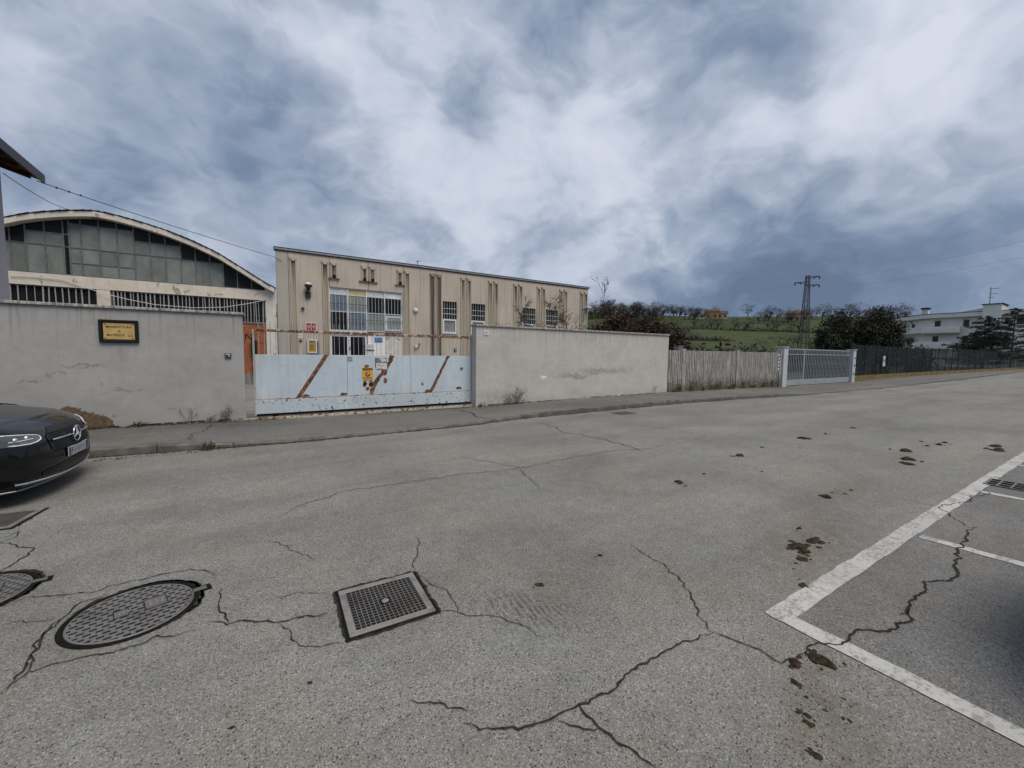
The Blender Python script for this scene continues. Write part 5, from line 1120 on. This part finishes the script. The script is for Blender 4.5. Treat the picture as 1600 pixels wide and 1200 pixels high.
# ------------------------------------------------------------------ black saloon car (front at local x=0, pointing +x)
def make_car():
    t = empty('black_saloon_car', (0, 0, 0), '', 'car')
    Pz = [(.16, -.10), (.22, -.035), (.30, -.01), (.42, 0), (.52, -.005), (.62, -.03), (.70, -.07), (.76, -.13), (.80, -.21), (.83, -.32)]
    def plan(a): return .21*(a/.93)**2.5+(.42*((a-.74)/.19)**2.2 if a > .74 else 0)
    def xf(y, z): return interp(z, Pz)-plan(abs(y))
    def zs(x): return interp(-x, [(0, .80), (.35, .83), (.7, .87), (1.4, .94), (2.2, .97), (4.4, .98), (4.95, .93)])
    def hw(x, z):                                   # half width of the side at x, z
        tz = interp(z, [(.16, .955), (.3, .99), (.55, 1.), (.75, .985), (.98, .93)]); return .93*tz*interp(-x, [(.6, 1.), (3.8, 1.), (4.6, .965), (4.95, .90)])
    cols = [('f', y) for y in np.concatenate([np.linspace(0, .7, 12), np.linspace(.74, .925, 9)])]+[('s', -x) for x in np.concatenate([np.arange(.78, 4.8, .05), [4.85, 4.93]])]
    ts = np.concatenate([np.linspace(0, 1, 20)]); nr = len(ts)
    def P(c, tt, sgn):
        if c[0] == 'f':
            z = .16+(.80-.16)*tt; y = c[1]; x = xf(y, z); z = .16+(zs(x)-.16)*tt; x = xf(y, min(z, .82)); y *= interp(z, [(.16, .955), (.3, .99), (.55, 1.), (.75, .985), (.98, .93)]) if y > .5 else 1.
            return (x, sgn*y, z)
        x = c[1]; z = .16+(zs(x)-.16)*tt; return (x, sgn*hw(x, z), z)
    m = MB()
    for sgn in (-1, 1):
        b = len(m.v); m.v += [P(c, tt, sgn) for c in cols for tt in ts]
        for i in range(len(cols)-1):
            for j in range(nr-1):
                ids = (b+i*nr+j, b+(i+1)*nr+j, b+(i+1)*nr+j+1, b+i*nr+j+1); ctr = sum((Vector(m.v[q]) for q in ids), Vector())/4
                if any(math.hypot(ctr.x-wx, ctr.z-.335) < .385 for wx in (-.86, -3.80)): continue
                m.f.append(ids if sgn < 0 else ids[::-1]); m.sm.append(True)
    body = m.build('body', 'car_paint', t, local=True)
    # bonnet, boot lid and scuttle surface between the two shoulders
    m = MB(); nl = 15
    cc = [c for c in cols]
    for c in cc:
        a = P(c, 1., 1)
        for k in range(nl):
            u = -1+2*k/(nl-1); yy = a[1]*u; crown = .085*(1-u*u)**.8*interp(-a[0], [(0, 0), (.33, .35), (.8, .95), (1.6, 1.), (5, .8)]); ridge = .012*math.exp(-((abs(u)-.62)/.09)**2)*interp(-a[0], [(.3, 0), (.7, 1), (1.6, 1)])
            m.v.append((a[0], yy, a[2]+crown+ridge-.001))
    m.f = [(i*nl+k, i*nl+k+1, (i+1)*nl+k+1, (i+1)*nl+k) for i in range(len(cc)-1) for k in range(nl-1)]; m.sm = [True]*len(m.f)
    bon = m.build('bonnet', 'car_paint', t, local=True)
    # shut line between bonnet and wings
    def surf(name, y0, y1, z0, z1, mat, off=.006, parent=t, ny=10, nz=5, zfun=None, sgn=1):
        q = MB()
        for i in range(ny+1):
            y = y0+(y1-y0)*i/ny; za, zb = (z0, z1) if zfun is None else zfun(y)
            for j in range(nz+1): z = za+(zb-za)*j/nz; q.v.append((xf(y, z)+off, sgn*y, z))
        q.f = [(i*(nz+1)+j, (i+1)*(nz+1)+j, (i+1)*(nz+1)+j+1, i*(nz+1)+j+1) for i in range(ny) for j in range(nz)]; q.sm = [True]*len(q.f); return q.build(name, mat, parent, local=True, fix=False)
    gr = surf('grille', -.47, .47, .50, .745, 'grille', .006, t, 20, 6, lambda y: (.505+.03*abs(y), .75-.09*max(0, abs(y)-.34)/.13))
    for z in np.arange(.49, .70, .022):
        q = MB(); q.path([(xf(y, z)+.012, y, z) for y in np.linspace(-.42, .42, 13)], .0035, 4); q.build('mesh_bar', 'iron_dark', gr, local=True)
    for s_ in (-1, 1):
        q = MB(); q.path([(xf(y, .615)+.018, s_*y, .615+.01*y) for y in np.linspace(.09, .45, 8)], .011, 6); q.build('chrome_bar', 'chrome', gr, local=True)
    st = MB(); cx, cz, rad = xf(0, .615)+.035, .615, .088
    for i in range(28):
        a0, a1 = 2*math.pi*i/28, 2*math.pi*(i+1)/28; st.tube((cx, rad*math.sin(a0), cz+rad*math.cos(a0)), (cx, rad*math.sin(a1), cz+rad*math.cos(a1)), .008, n=6, cap=False)
    for i in range(3): a = 2*math.pi*i/3; st.tube((cx, 0, cz), (cx, rad*math.sin(a), cz+rad*math.cos(a)), .016, .005, n=5)
    st.build('star_emblem', 'chrome', gr, local=True)
    for s_ in (-1, 1):
        hl = surf('headlight', .53, .87, .62, .72, 'lamp_lens', .006, t, 18, 6, lambda y: (.628+.03*max(0, (.60-y)/.07)**1.5, .745-.13*(.87-y)-.02*max(0, (.58-y)/.05)), s_)
        ol = [(.86, .747), (.78, .738), (.70, .726), (.62, .712), (.565, .700), (.54, .686), (.538, .668), (.55, .652), (.60, .636), (.68, .628), (.78, .632), (.86, .645)]
        q = MB(); q.path([(xf(y, z)+.011, s_*y, z) for y, z in ol], .006, 5); q.build('light_strip', 'led', hl, local=True)
        for yc in (.66, .76):
            q = MB(); q.lathe([(0, .012), (.020, .011), (.026, .004), (.026, -.01)], (xf(yc, .68), s_*yc, .684), 12, 'x'); q.build('lens', 'chrome', hl, local=True)
        q = MB(); q.path([(xf(y, .672)+.011, s_*y, .672) for y in np.linspace(.62, .80, 6)], .004, 4); q.build('light_strip', 'led', hl, local=True)  # pale inner bar modelled as a glint in the headlight, not another lamp
    surf('lower_intake', -.60, .60, .235, .36, 'grille', .005, t, 20, 4, lambda y: (.235+.04*(abs(y)/.6)**2, .36-.05*(abs(y)/.6)**2))
    for s_ in (-1, 1): surf('side_intake', .62, .84, .27, .42, 'grille', .005, t, 8, 4, lambda y: (.27+.03*(y-.62)/.22, .42-.08*(.84-y)/.22), s_)
    q = MB(); q.path([(xf(y, .215)+.012, y, .215+.03*(abs(y)/.8)**2) for y in np.linspace(-.8, .8, 21)], .012, 6); q.build('lip_trim', 'chrome', t, local=True)
    q = MB(); q.path([(xf(y, .175)+.0, y, .175) for y in np.linspace(-.84, .84, 21)], .012, 6); q.build('lip_trim', 'alloy', t, local=True)
    pb = MB(); pb.cbox(.002, .012, -.25, .25, .385, .492, .003); pb = pb.build('number_plate', 'plate_white', t, local=True)
    MB().box(.0125, .0135, -.246, -.205, .39, .487).build('blue_band', 'plate_blue', pb, local=True); MB().box(.0125, .0135, .205, .246, .39, .487).build('blue_band', 'plate_blue', pb, local=True)
    tm = text_mesh('F', .085, 'ink'); o = link('lettering', tm, pb, (.0135, -.165, .44)); o.rotation_euler = (R(90), 0, R(90))
    for y_ in (-.115, -.05, .0, .05, .12): MB().box(.0125, .0135, y_, y_+.028, .41, .468).build('worn_character', 'grey_plastic', pb, local=True)
    # cabin
    cab = MB(); sec = [(-1.42, .78, .97, .74, 1.0), (-2.25, .80, .98, .58, 1.43), (-2.9, .80, .98, .60, 1.47), (-3.6, .80, .98, .57, 1.42), (-4.45, .76, .97, .70, 1.02)]
    for x, wb, zb, wt, zt in sec: cab.v += [(x, -wb, zb-.05), (x, -wt, zt), (x, -wt*.6, zt+.03*(zt > 1.2)), (x, wt*.6, zt+.03*(zt > 1.2)), (x, wt, zt), (x, wb, zb-.05)]
    cab.f = [(i*6+k, i*6+k+1, (i+1)*6+k+1, (i+1)*6+k) for i in range(4) for k in range(5)]; cab.sm = [True]*len(cab.f); cab.build('windows', 'car_glass', t, local=True)
    rf = MB()
    for x, wb, zb, wt, zt in sec[1:4]: rf.v += [(x, -wt-.01, zt-.02), (x, -wt*.6, zt+.045), (x, wt*.6, zt+.045), (x, wt+.01, zt-.02)]
    rf.f = [(i*4+k, i*4+k+1, (i+1)*4+k+1, (i+1)*4+k) for i in range(2) for k in range(3)]; rf.sm = [True]*6; rf.build('roof', 'car_paint', t, local=True)
    for s_ in (-1, 1):
        q = MB(); 
        for a, b in zip(sec, sec[1:]): q.tube((a[0], s_*a[3], a[4]), (b[0], s_*b[3], b[4]), .035, n=6)
        for x_, a, b in ((-2.35, .80, .585), (-3.05, .8, .6)): q.tube((x_-.0, s_*.80, .95), (x_-.1, s_*.60, 1.44), .035, n=6)
        q.build('pillar_frame', 'car_paint', t, local=True)
        MB().cbox(-1.75, -1.55, s_*.98-.10, s_*.98+.10, .98, 1.12, .03).build('mirror', 'car_paint', t, local=True)
    for wx in (-.86, -3.80):
        for s_ in (-1, 1):
            w = MB().lathe([(.22, -.10), (.315, -.105), (.335, -.08), (.335, .08), (.315, .105), (.22, .10)], (wx, s_*.80, .335), 28, 'y').build('wheel', 'tyre', t, local=True)
            q = MB(); q.lathe([(.225, s_*.09), (.21, s_*.10), (.2, s_*.05), (.06, s_*.055), (.05, s_*.08), (0, s_*.08)], (wx, s_*.80, .335), 24, 'y')
            q = q.build('rim', 'iron_dark', w, local=True)
            sp = MB()
            for i in range(5): a = 2*math.pi*i/5; sp.tube((wx, s_*.885, .335), (wx+.21*math.cos(a), s_*.895, .335+.21*math.sin(a)), .03, .02, n=5)
            sp.build('spokes', 'alloy', w, local=True)
            ar = MB(); ar.path([(wx+.39*math.cos(a), s_*.925, .335+.39*math.sin(a)) for a in np.linspace(-.35, math.pi+.35, 22)], .018, 6); ar.build('arch_lip', 'car_paint', t, local=True)
            MB().lathe([(.385, -.2), (.385, .12)], (wx, s_*.78, .335), 24, 'y').build('arch_liner', 'mud_flap', t, local=True)
    MB().box(-4.7, -.35, -.8, .8, .15, .2).build('underbody', 'mud_flap', t, local=True)
    rb = MB(); rb.prism([(-.84, .3), (.84, .3), (.8, .93), (-.8, .93)], 'x', -4.97, -4.90); rb.build('rear_panel', 'car_paint', t, local=True)
    for s_ in (-1, 1): MB().cbox(-4.99, -4.94, s_*.62-.2, s_*.62+.2, .72, .84, .01).build('tail_lamp', 'sign_red', t, local=True)
    return t
car = make_car(); car.location = (-1.76, 6.72, 0); car.rotation_euler = (0, 0, R(-3)); car['label'] = 'black saloon car nosing into the left edge beside the kerb'
car2 = copy_tree(car); car2.location = (3.93, .14, 0); car2.rotation_euler = (0, 0, R(90)); car2['label'] = 'dark saloon car in the marked bay just past the right edge'
car['group'] = car2['group'] = 'parked black saloon cars'
# crumbled asphalt edge round the iron covers
er = random.Random(31)
for cx, cy, r in ((-.655, 3.245, .33), (-1.60, 3.97, .33)):
    for k in range(3):
        a0 = er.uniform(0, 6.28); pts_ = [(cx+(r+er.uniform(-.004, .01))*math.cos(a0+t), cy+(r+er.uniform(-.004, .01))*math.sin(a0+t)) for t in np.linspace(0, 2.6, 12)]
        crack(pts_, 22, er, .0066, ROAD, 'crumbled_edge', 'crack_fill')
def loc2(px_, py_, c_, a_): return (c_[0]+px_*math.cos(a_)-py_*math.sin(a_), c_[1]+px_*math.sin(a_)+py_*math.cos(a_))
for a, b in (((-.275, -.275), (.275, -.275)), ((.275, -.275), (.275, .275)), ((.275, .275), (-.275, .275)), ((-.275, .275), (-.275, -.275))):
    p_, q_ = np.array(a), np.array(b); crack([loc2(*(p_+(q_-p_)*t+np.array((er.uniform(-.004, .004), er.uniform(-.004, .004)))), (.675, 2.545), R(-2.5)) for t in np.linspace(0, 1, 9)], 15, er, .0066, ROAD, 'crumbled_edge', 'crack_fill')
# ------------------------------------------------------------------ vegetation
def grow(seed, h, r0, levels=4, spread=.55, kids=(3, 5), up=.25, trunk=.3, twist=.25, ratio=.62):
    """branch segments (p0, p1, r0, r1, level) of a bare tree, base at origin"""
    g_ = random.Random(seed); out = []
    def br(p, d, L, r, lev):
        n = 4 if lev < 2 else 3; pts = [p]; 
        for i in range(n):
            d = (d+Vector((g_.gauss(0, twist), g_.gauss(0, twist), g_.gauss(0, twist)+up*.3))*.35).normalized(); p2 = p+d*L/n; ra = r*(1-.6*i/n); rb = r*(1-.6*(i+1)/n); out.append((p.copy(), p2.copy(), ra, rb, lev)); p = p2; pts.append((p.copy(), d.copy(), rb))
        if lev >= levels: return
        for k in range(g_.randint(*kids)):
            i = g_.randint(1 if lev else max(1, n-2), n); q, dd, rr_ = pts[i]; az = g_.uniform(0, 6.28); side = dd.orthogonal().normalized(); side.rotate(Matrix.Rotation(az, 3, dd)); nd = (dd*(1-spread)+side*spread*1.3+Vector((0, 0, up))).normalized(); br(q, nd, L*ratio*g_.uniform(.7, 1.15), rr_*.68, lev+1)
    br(Vector((0, 0, 0)), Vector((g_.gauss(0, .05), g_.gauss(0, .05), 1)).normalized(), h*trunk, r0, 0); return out
def tree_mesh(segs, mat, name='trunk', rmin=.004, off=(0, 0, 0)):
    m = MB()
    for a, b, ra, rb, lev in segs: m.tube(a, b, max(ra, rmin), max(rb, rmin*.8), n=(6, 5, 4, 3, 3, 3)[min(lev, 5)], cap=False)
    return m.mesh(name, mat, fix=False)
def split(segs, lv): return [s_ for s_ in segs if s_[4] <= lv], [s_ for s_ in segs if s_[4] > lv]
vr = np.random.default_rng(21)
def bare_tree(name, loc, seed, h, r0, label, cat='tree', group=None, levels=5, mat='bark', rmin=.005, **kw):
    t = empty(name, loc, label, cat, group); segs = grow(seed, h, r0, levels, **kw); a, b = split(segs, 1)
    link('trunk', tree_mesh(a, mat, rmin=rmin), t); link('crown', tree_mesh(b, mat, 'crown', rmin), t); return t, segs
# near: behind the pale wall
bare_tree('bare_tree', (10.35, 13.7, .05), 4, 6.6, .07, 'leafless fruit tree in front of the factory behind the pale wall', rmin=.008, spread=.6, trunk=.36, kids=(3, 5))
bare_tree('bare_tree', (12.3, 13.2, .05), 9, 4.6, .05, 'low leafless tree beside the red-leaved bush', rmin=.007, spread=.68, trunk=.36, kids=(3, 5))
def ellipsoid(n, c, r, shell=.35):
    d = vr.normal(size=(n, 3)); d /= np.linalg.norm(d, axis=1)[:, None]; k = (vr.uniform(shell**3, 1, n)**(1/3))[:, None]; return np.array(c)+d*k*np.array(r)
def clumpy(c, r, nclump, per, cr, shell=.55):
    cs = ellipsoid(nclump, (0, 0, 0), r, shell); return np.array(c)+np.concatenate([q+vr.normal(size=(per, 3))*cr*vr.uniform(.6, 1.2) for q in cs])
def leafy(name, loc, crowns, leafmat_, size, label, cat, seed, h, r0, group=None, mat='bark_dark'):
    t = empty(name, loc, label, cat, group); segs = grow(seed, h, r0, 4, spread=.6, trunk=.3); link('trunk', tree_mesh(segs, mat, rmin=.01), t)
    v, f = leaves(np.concatenate([clumpy(*c) for c in crowns]), size, vr, .55); me = soup(v, f, 'crown', leafmat_, off=(0, 0, 0)); link('crown', me, t); return t
leafy('copper_bush', (16.9, 14.9, .05), [((0, 0, 2.1), (2.2, 1.6, 1.65), 170, 80, .17), ((-1.7, .6, 1.7), (1.6, 1.2, 1.25), 80, 70, .17), ((1.3, -.9, 1.85), (1.4, 1.2, 1.2), 90, 70, .17)], 'leaf_red', .07, 'dense red-leaved bush above the right end of the pale wall', 'bush', 3, 3.6, .06)
t, segs = bare_tree('leafless_sapling', (15.95, 15.3, .05), 17, 4.5, .06, 'thin sapling with a few last leaves above the red bush', rmin=.008, spread=.42, trunk=.5, levels=4)
tips = np.array([tuple(s_[1]) for s_ in segs if s_[4] >= 3]); tips = tips[tips[:, 2] > 3.2]
if len(tips): v, f = leaves(tips[vr.integers(0, len(tips), 60)]+vr.normal(size=(60, 3))*.03, .055, vr, .7); link('leaf_cluster', soup(v, f, 'leaf_cluster', 'leaf_dark', off=(0, 0, 0)), t)
leafy('dark_shrub', (14.3, 17.6, .05), [((0, 0, 2.2), (1.5, 1.3, 1.2), 40, 40, .2)], 'twig_far', .05, 'brown twiggy shrub left of the red bush', 'shrub', 5, 3.2, .05)
# brown scrub behind the concrete fence
for i, (x, y, h) in enumerate(((20.5, 14, 1.9), (23.5, 15, 2.3), (27, 16.5, 2.5), (31, 17.5, 2.6), (35, 18.5, 3.0), (38, 19, 3.4))):
    t = empty('scrub_bush', (x, y, -.05), ('low brown scrub behind the concrete fence middle', 'brown scrub behind the concrete fence near the grey gate', 'brown scrub behind the left post of the grey gate', 'brown scrub behind the middle of the grey gate', 'brown scrub behind the right half of the grey gate', 'brown scrub left of the dark evergreen')[i], 'shrub', 'brown scrub behind the fences')
    segs = grow(40+i, h*1.25, .03, 4, spread=.62, trunk=.28, kids=(4, 6)); link('stems', tree_mesh(segs, 'bark', rmin=.008), t)
    v, f = leaves(clumpy((0, 0, h*.5), (1.9, 1.2, h*.42), 40, 30, .2), .07, vr, .2); link('twigs', soup(v, f, 'twigs', 'twig_far', off=(0, 0, 0)), t)
# bare trees by the pylon and beyond the evergreen
for i, (x, y, h, lab) in enumerate(((58, 25.5, 6.2, 'leafless tree left of the pylon foot'), (61, 23.8, 6.0, 'leafless tree right of the pylon foot'), (50.5, 17.6, 8.2, 'leafless tree behind the left of the dark evergreen'), (51.5, 16.0, 9.0, 'tallest leafless tree behind the dark evergreen'), (52.5, 14.6, 8.6, 'leafless tree behind the right of the dark evergreen'), (55, 13.4, 7.0, 'leafless tree between evergreen and apartment house'))):
    bare_tree('bare_tree', (x, y, -.06), 60+i, h, .12, lab, group='leafless trees behind the fence', rmin=.014, spread=.5, trunk=.33)
leafy('evergreen_tree', (45.2, 15.6, -.05), [((0, 0, 3.3), (1.75, 1.9, 2.4), 110, 90, .26), ((0, .2, 1.6), (2., 2., 1.6), 60, 70, .3)], 'leaf_dark', .085, 'dark evergreen tree just right of the grey gate', 'tree', 70, 5., .12, 'dark evergreens behind the net fence')
leafy('evergreen_tree', (46.6, 13.5, -.05), [((0, 0, 3.5), (1.8, 1.7, 2.3), 110, 90, .26), ((0, -.3, 1.7), (2., 1.8, 1.6), 60, 70, .3)], 'leaf_dark', .085, 'dark evergreen tree in front of the apartment house corner', 'tree', 71, 5., .12, 'dark evergreens behind the net fence')
leafy('evergreen_shrub', (52, 12.1, -.05), [((0, 0, 1.3), (2.2, 1.0, 1.3), 60, 70, .26)], 'leaf_dark', .085, 'low dark shrub right of the evergreens behind the net', 'shrub', 72, 2.4, .06)
def conifer(loc, h, w, seed, label):
    t = empty('conifer', loc, label, 'tree', 'conifers before the apartment house'); g_ = np.random.default_rng(seed); m = MB(); m.tube((0, 0, 0), (0, 0, h*.97), .16, .02, n=6); P = []
    for k in range(70):
        z = h*(.1+.88*(k/70)**.9); L = w*(1-(z/h))**.75*g_.uniform(.7, 1.15)+.12; az = g_.uniform(0, 6.28); d = np.array([math.cos(az), math.sin(az), .12]); e = np.array([0, 0, z])+d*L; m.tube((0, 0, z), tuple(e), .035, .01, n=3, cap=False)
        n_ = int(60*L)+12; u = g_.uniform(.15, 1, n_); side = np.cross(d, (0, 0, 1)); wd = (.12+.30*L*.5)*(1.1-u); P.append(np.array([0, 0, z])+d*L*u[:, None]+side*(g_.normal(size=n_)*wd)[:, None]*.6+np.array([0, 0, 1])*(g_.normal(size=n_)*.07-.12*u*u)[:, None])
    link('trunk', m.mesh('trunk', 'bark_dark', fix=False), t); v, f = leaves(np.concatenate(P), .12, g_, .35, .3); link('foliage', soup(v, f, 'foliage', 'needle', off=(0, 0, 0)), t)
conifer((84, 12.9, -.05), 7.6, 5.2, 1, 'broad dark conifer in the middle of the apartment house front'); conifer((100, 12.4, -.05), 9.8, 6.2, 2, 'dark conifer cut by the right picture edge'); conifer((96, 15.4, -.05), 6.2, 5., 3, 'low conifer between the two taller ones')

# weeds at wall feet
def weed(name, loc, seed, h, n, mat, label, spread=.7, leaf=None, group='dry weeds at the wall foot'):
    t = empty(name, loc, label, 'weed', group); g_ = random.Random(seed); m = MB(); tips = []
    for k in range(n):
        s_ = grow(seed*31+k, h*g_.uniform(.6, 1.1), .005, 2, spread=.45, trunk=.55, kids=(2, 4), twist=.3); az = g_.uniform(0, 6.28); tl = g_.uniform(0, spread); M_ = Matrix.Rotation(az, 3, 'Z') @ Matrix.Rotation(tl, 3, 'Y'); o = Vector((g_.gauss(0, .05), g_.gauss(0, .02), 0))
        for a, b, ra, rb, lev in s_:
            p, q = M_ @ a+o, M_ @ b+o; p.y = min(p.y, .05); q.y = min(q.y, .05); m.tube(p, q, max(ra*.8, .0017), max(rb*.7, .0012), n=3, cap=False); tips.append(tuple(q))
    link('stems', m.mesh('stems', mat, fix=False), t)
    if leaf: tp = np.array(tips); v, f = leaves(tp[vr.integers(0, len(tp), 160)]+vr.normal(size=(160, 3))*.012, .014, vr, .5); link('leaves', soup(v, f, 'leaves', leaf, off=(0, 0, 0)), t)
weed('dry_shrub', (6.75, 10.34, .05), 3, .62, 26, 'dead_stem', 'bushy dried shrub at the foot of the pale wall', .95, 'litter', None)
weed('dry_shrub', (6.45, 10.36, .04), 13, .30, 12, 'dead_stem', 'short dry sprig left of the dried shrub', 1.1, None, None)
weed('dry_weed', (-.55, 10.37, .09), 5, .42, 8, 'dead_stem', 'tangled dry weed at the gate end of the grey wall', .8)
weed('dry_weed', (-1.08, 10.38, .10), 6, .42, 4, 'dead_stem', 'single tall dry stem on the grey wall foot', .5)
weed('dry_weed', (-.82, 10.38, .1), 7, .22, 6, 'dead_stem', 'short dry weed between two taller ones by the grey wall', .7)
weed('green_weed', (-1.85, 10.36, .11), 8, .14, 14, 'dead_stem', 'low green weed beside the broken render patch', 1.2, 'weed_green')
weed('dry_weed', (13.2, 10.38, .12), 9, .42, 4, 'dead_stem', 'thin dry stem near the right end of the pale wall', .4)
weed('kerb_weed', (-.62, 8.02, .0), 10, .16, 16, 'dead_stem', 'grassy weed growing at the kerb by the driveway', 1.1, 'weed_green')
weed('kerb_weed', (5.55, 10.36, .03), 12, .16, 14, 'dead_stem', 'rusty dry tuft at the gate-side corner of the pale wall', 1.1, 'weed_dry')
for i, x in enumerate((14.2, 14.55, 15.4, 16.2, 16.9, 17.4, 18.1, 18.5, 19.4, 20.2, 21.2, 22.0)):
    weed('fence_weed', (x, 10.30, .1), 80+i, .2+.16*(i % 3), 12, 'dead_stem', 'dry weed tuft at the foot of the concrete fence', 1.0, ('weed_dry', 'weed_green')[i % 2], 'weeds along the concrete fence')

# hillside trees: a few shared shapes, copied
far = []
for k in range(4):
    t = empty('hillside_tree', (0, 0, 0), 'small leafless tree on the far hillside', 'tree', 'small trees on the far hillside'); segs = grow(100+k, 1.05, .03, 3, spread=.5, trunk=.32, kids=(3, 5)); link('trunk', tree_mesh(segs, 'bark_dark', rmin=.008), t)
    v, f = leaves(clumpy((0, 0, .62), (.36, .36, .33), 34, 11, .08, .4), .05, vr, .16); link('crown', soup(v, f, 'crown', 'twig_green' if k == 3 else 'twig_far', off=(0, 0, 0)), t); far.append(t)
hr = random.Random(77); used = set()
ZONE = ['']
def plant(x, y, h, lab=None):
    k = hr.randrange(4); t = far[k] if k not in used else copy_tree(far[k]); used.add(k); t.location = (x, y, float(hill(np.array(x), np.array(y)))-.2); s_ = h; t.scale = (s_*hr.uniform(.9, 1.3), s_*hr.uniform(.9, 1.3), s_); t.rotation_euler = (0, 0, hr.uniform(0, 6.28))
    t['label'] = 'small leafless tree '+ZONE[0]; t['group'] = 'small trees '+ZONE[0]
    if lab: t['label'] = lab; t['group'] = 'single trees on the far hillside'
ZONE[0] = 'in the wood on the left ridge behind the factory'
for x, y in RIDGE:
    plant(x, y, hr.uniform(6, 9)); plant(x+hr.uniform(-6, 6), y+hr.uniform(-6, 6), hr.uniform(4.5, 8))
    if x < 215:
        for k_ in range(2): plant(x+hr.uniform(-10, 10), y+hr.uniform(-10, 10), hr.uniform(7, 11))
ZONE[0] = 'along the right ridge by the pylon'
for i_, (x, y) in enumerate(RIDGE2):
    plant(x, y, hr.uniform(5.5, 9))
    if i_ % 2: plant(x+hr.uniform(-7, 7), y+hr.uniform(-6, 6), hr.uniform(4, 7))
plant(*SINGLE[0], 9.5, 'lone tree standing on the bare ridge line'); plant(*SINGLE[1], 6, 'tree left of the orange farmhouse'); plant(*SINGLE[2], 6, 'tree close beside the orange farmhouse'); plant(*SINGLE[3], 8, 'round tree behind the orange farmhouse')
ZONE[0] = 'in the hedgerow halfway up the hill'
for x, y in HEDGE1: plant(x, y, hr.uniform(3.5, 6.5))
ZONE[0] = 'low on the hillside near the fence'
for x, y in HEDGE2[:8]: plant(x, y, hr.uniform(3, 4.6))
def hedge(line, name, label, h, n, mat='twig_far'):
    P = []
    for (xa, ya), (xb, yb) in zip(line, line[1:]):
        for k in range(n): t = vr.uniform(); x, y = xa+(xb-xa)*t+vr.normal()*.8, ya+(yb-ya)*t+vr.normal()*.8; P.append((x, y, float(hill(x, y))+abs(vr.normal())*h*.5))
    v, f = leaves(np.array(P), .35, vr, .4); tag(link(name, soup(v, f, name, mat)), label, 'hedge', kind='stuff')
hedge(H1LINE, 'hedgerow', 'dark hedgerow line across the green hillside', 1.6, 420); hedge(H2LINE, 'hedgerow', 'lower brown hedgerow on the hillside left', 1.5, 380)
hedge([(34, 24), (60, 30), (90, 36)], 'bramble_bank', 'brown bramble bank at the foot of the field', 2.2, 1300); hedge([(19, 19.5), (30, 22.5), (46, 27)], 'bramble_bank', 'brown bramble strip behind the concrete fence', 1.5, 1100)
hedge([(150, 168), (178, 180), (215, 178)], 'ridge_wood', 'dark wood undergrowth along the left ridge', 4.5, 900, 'twig_green')
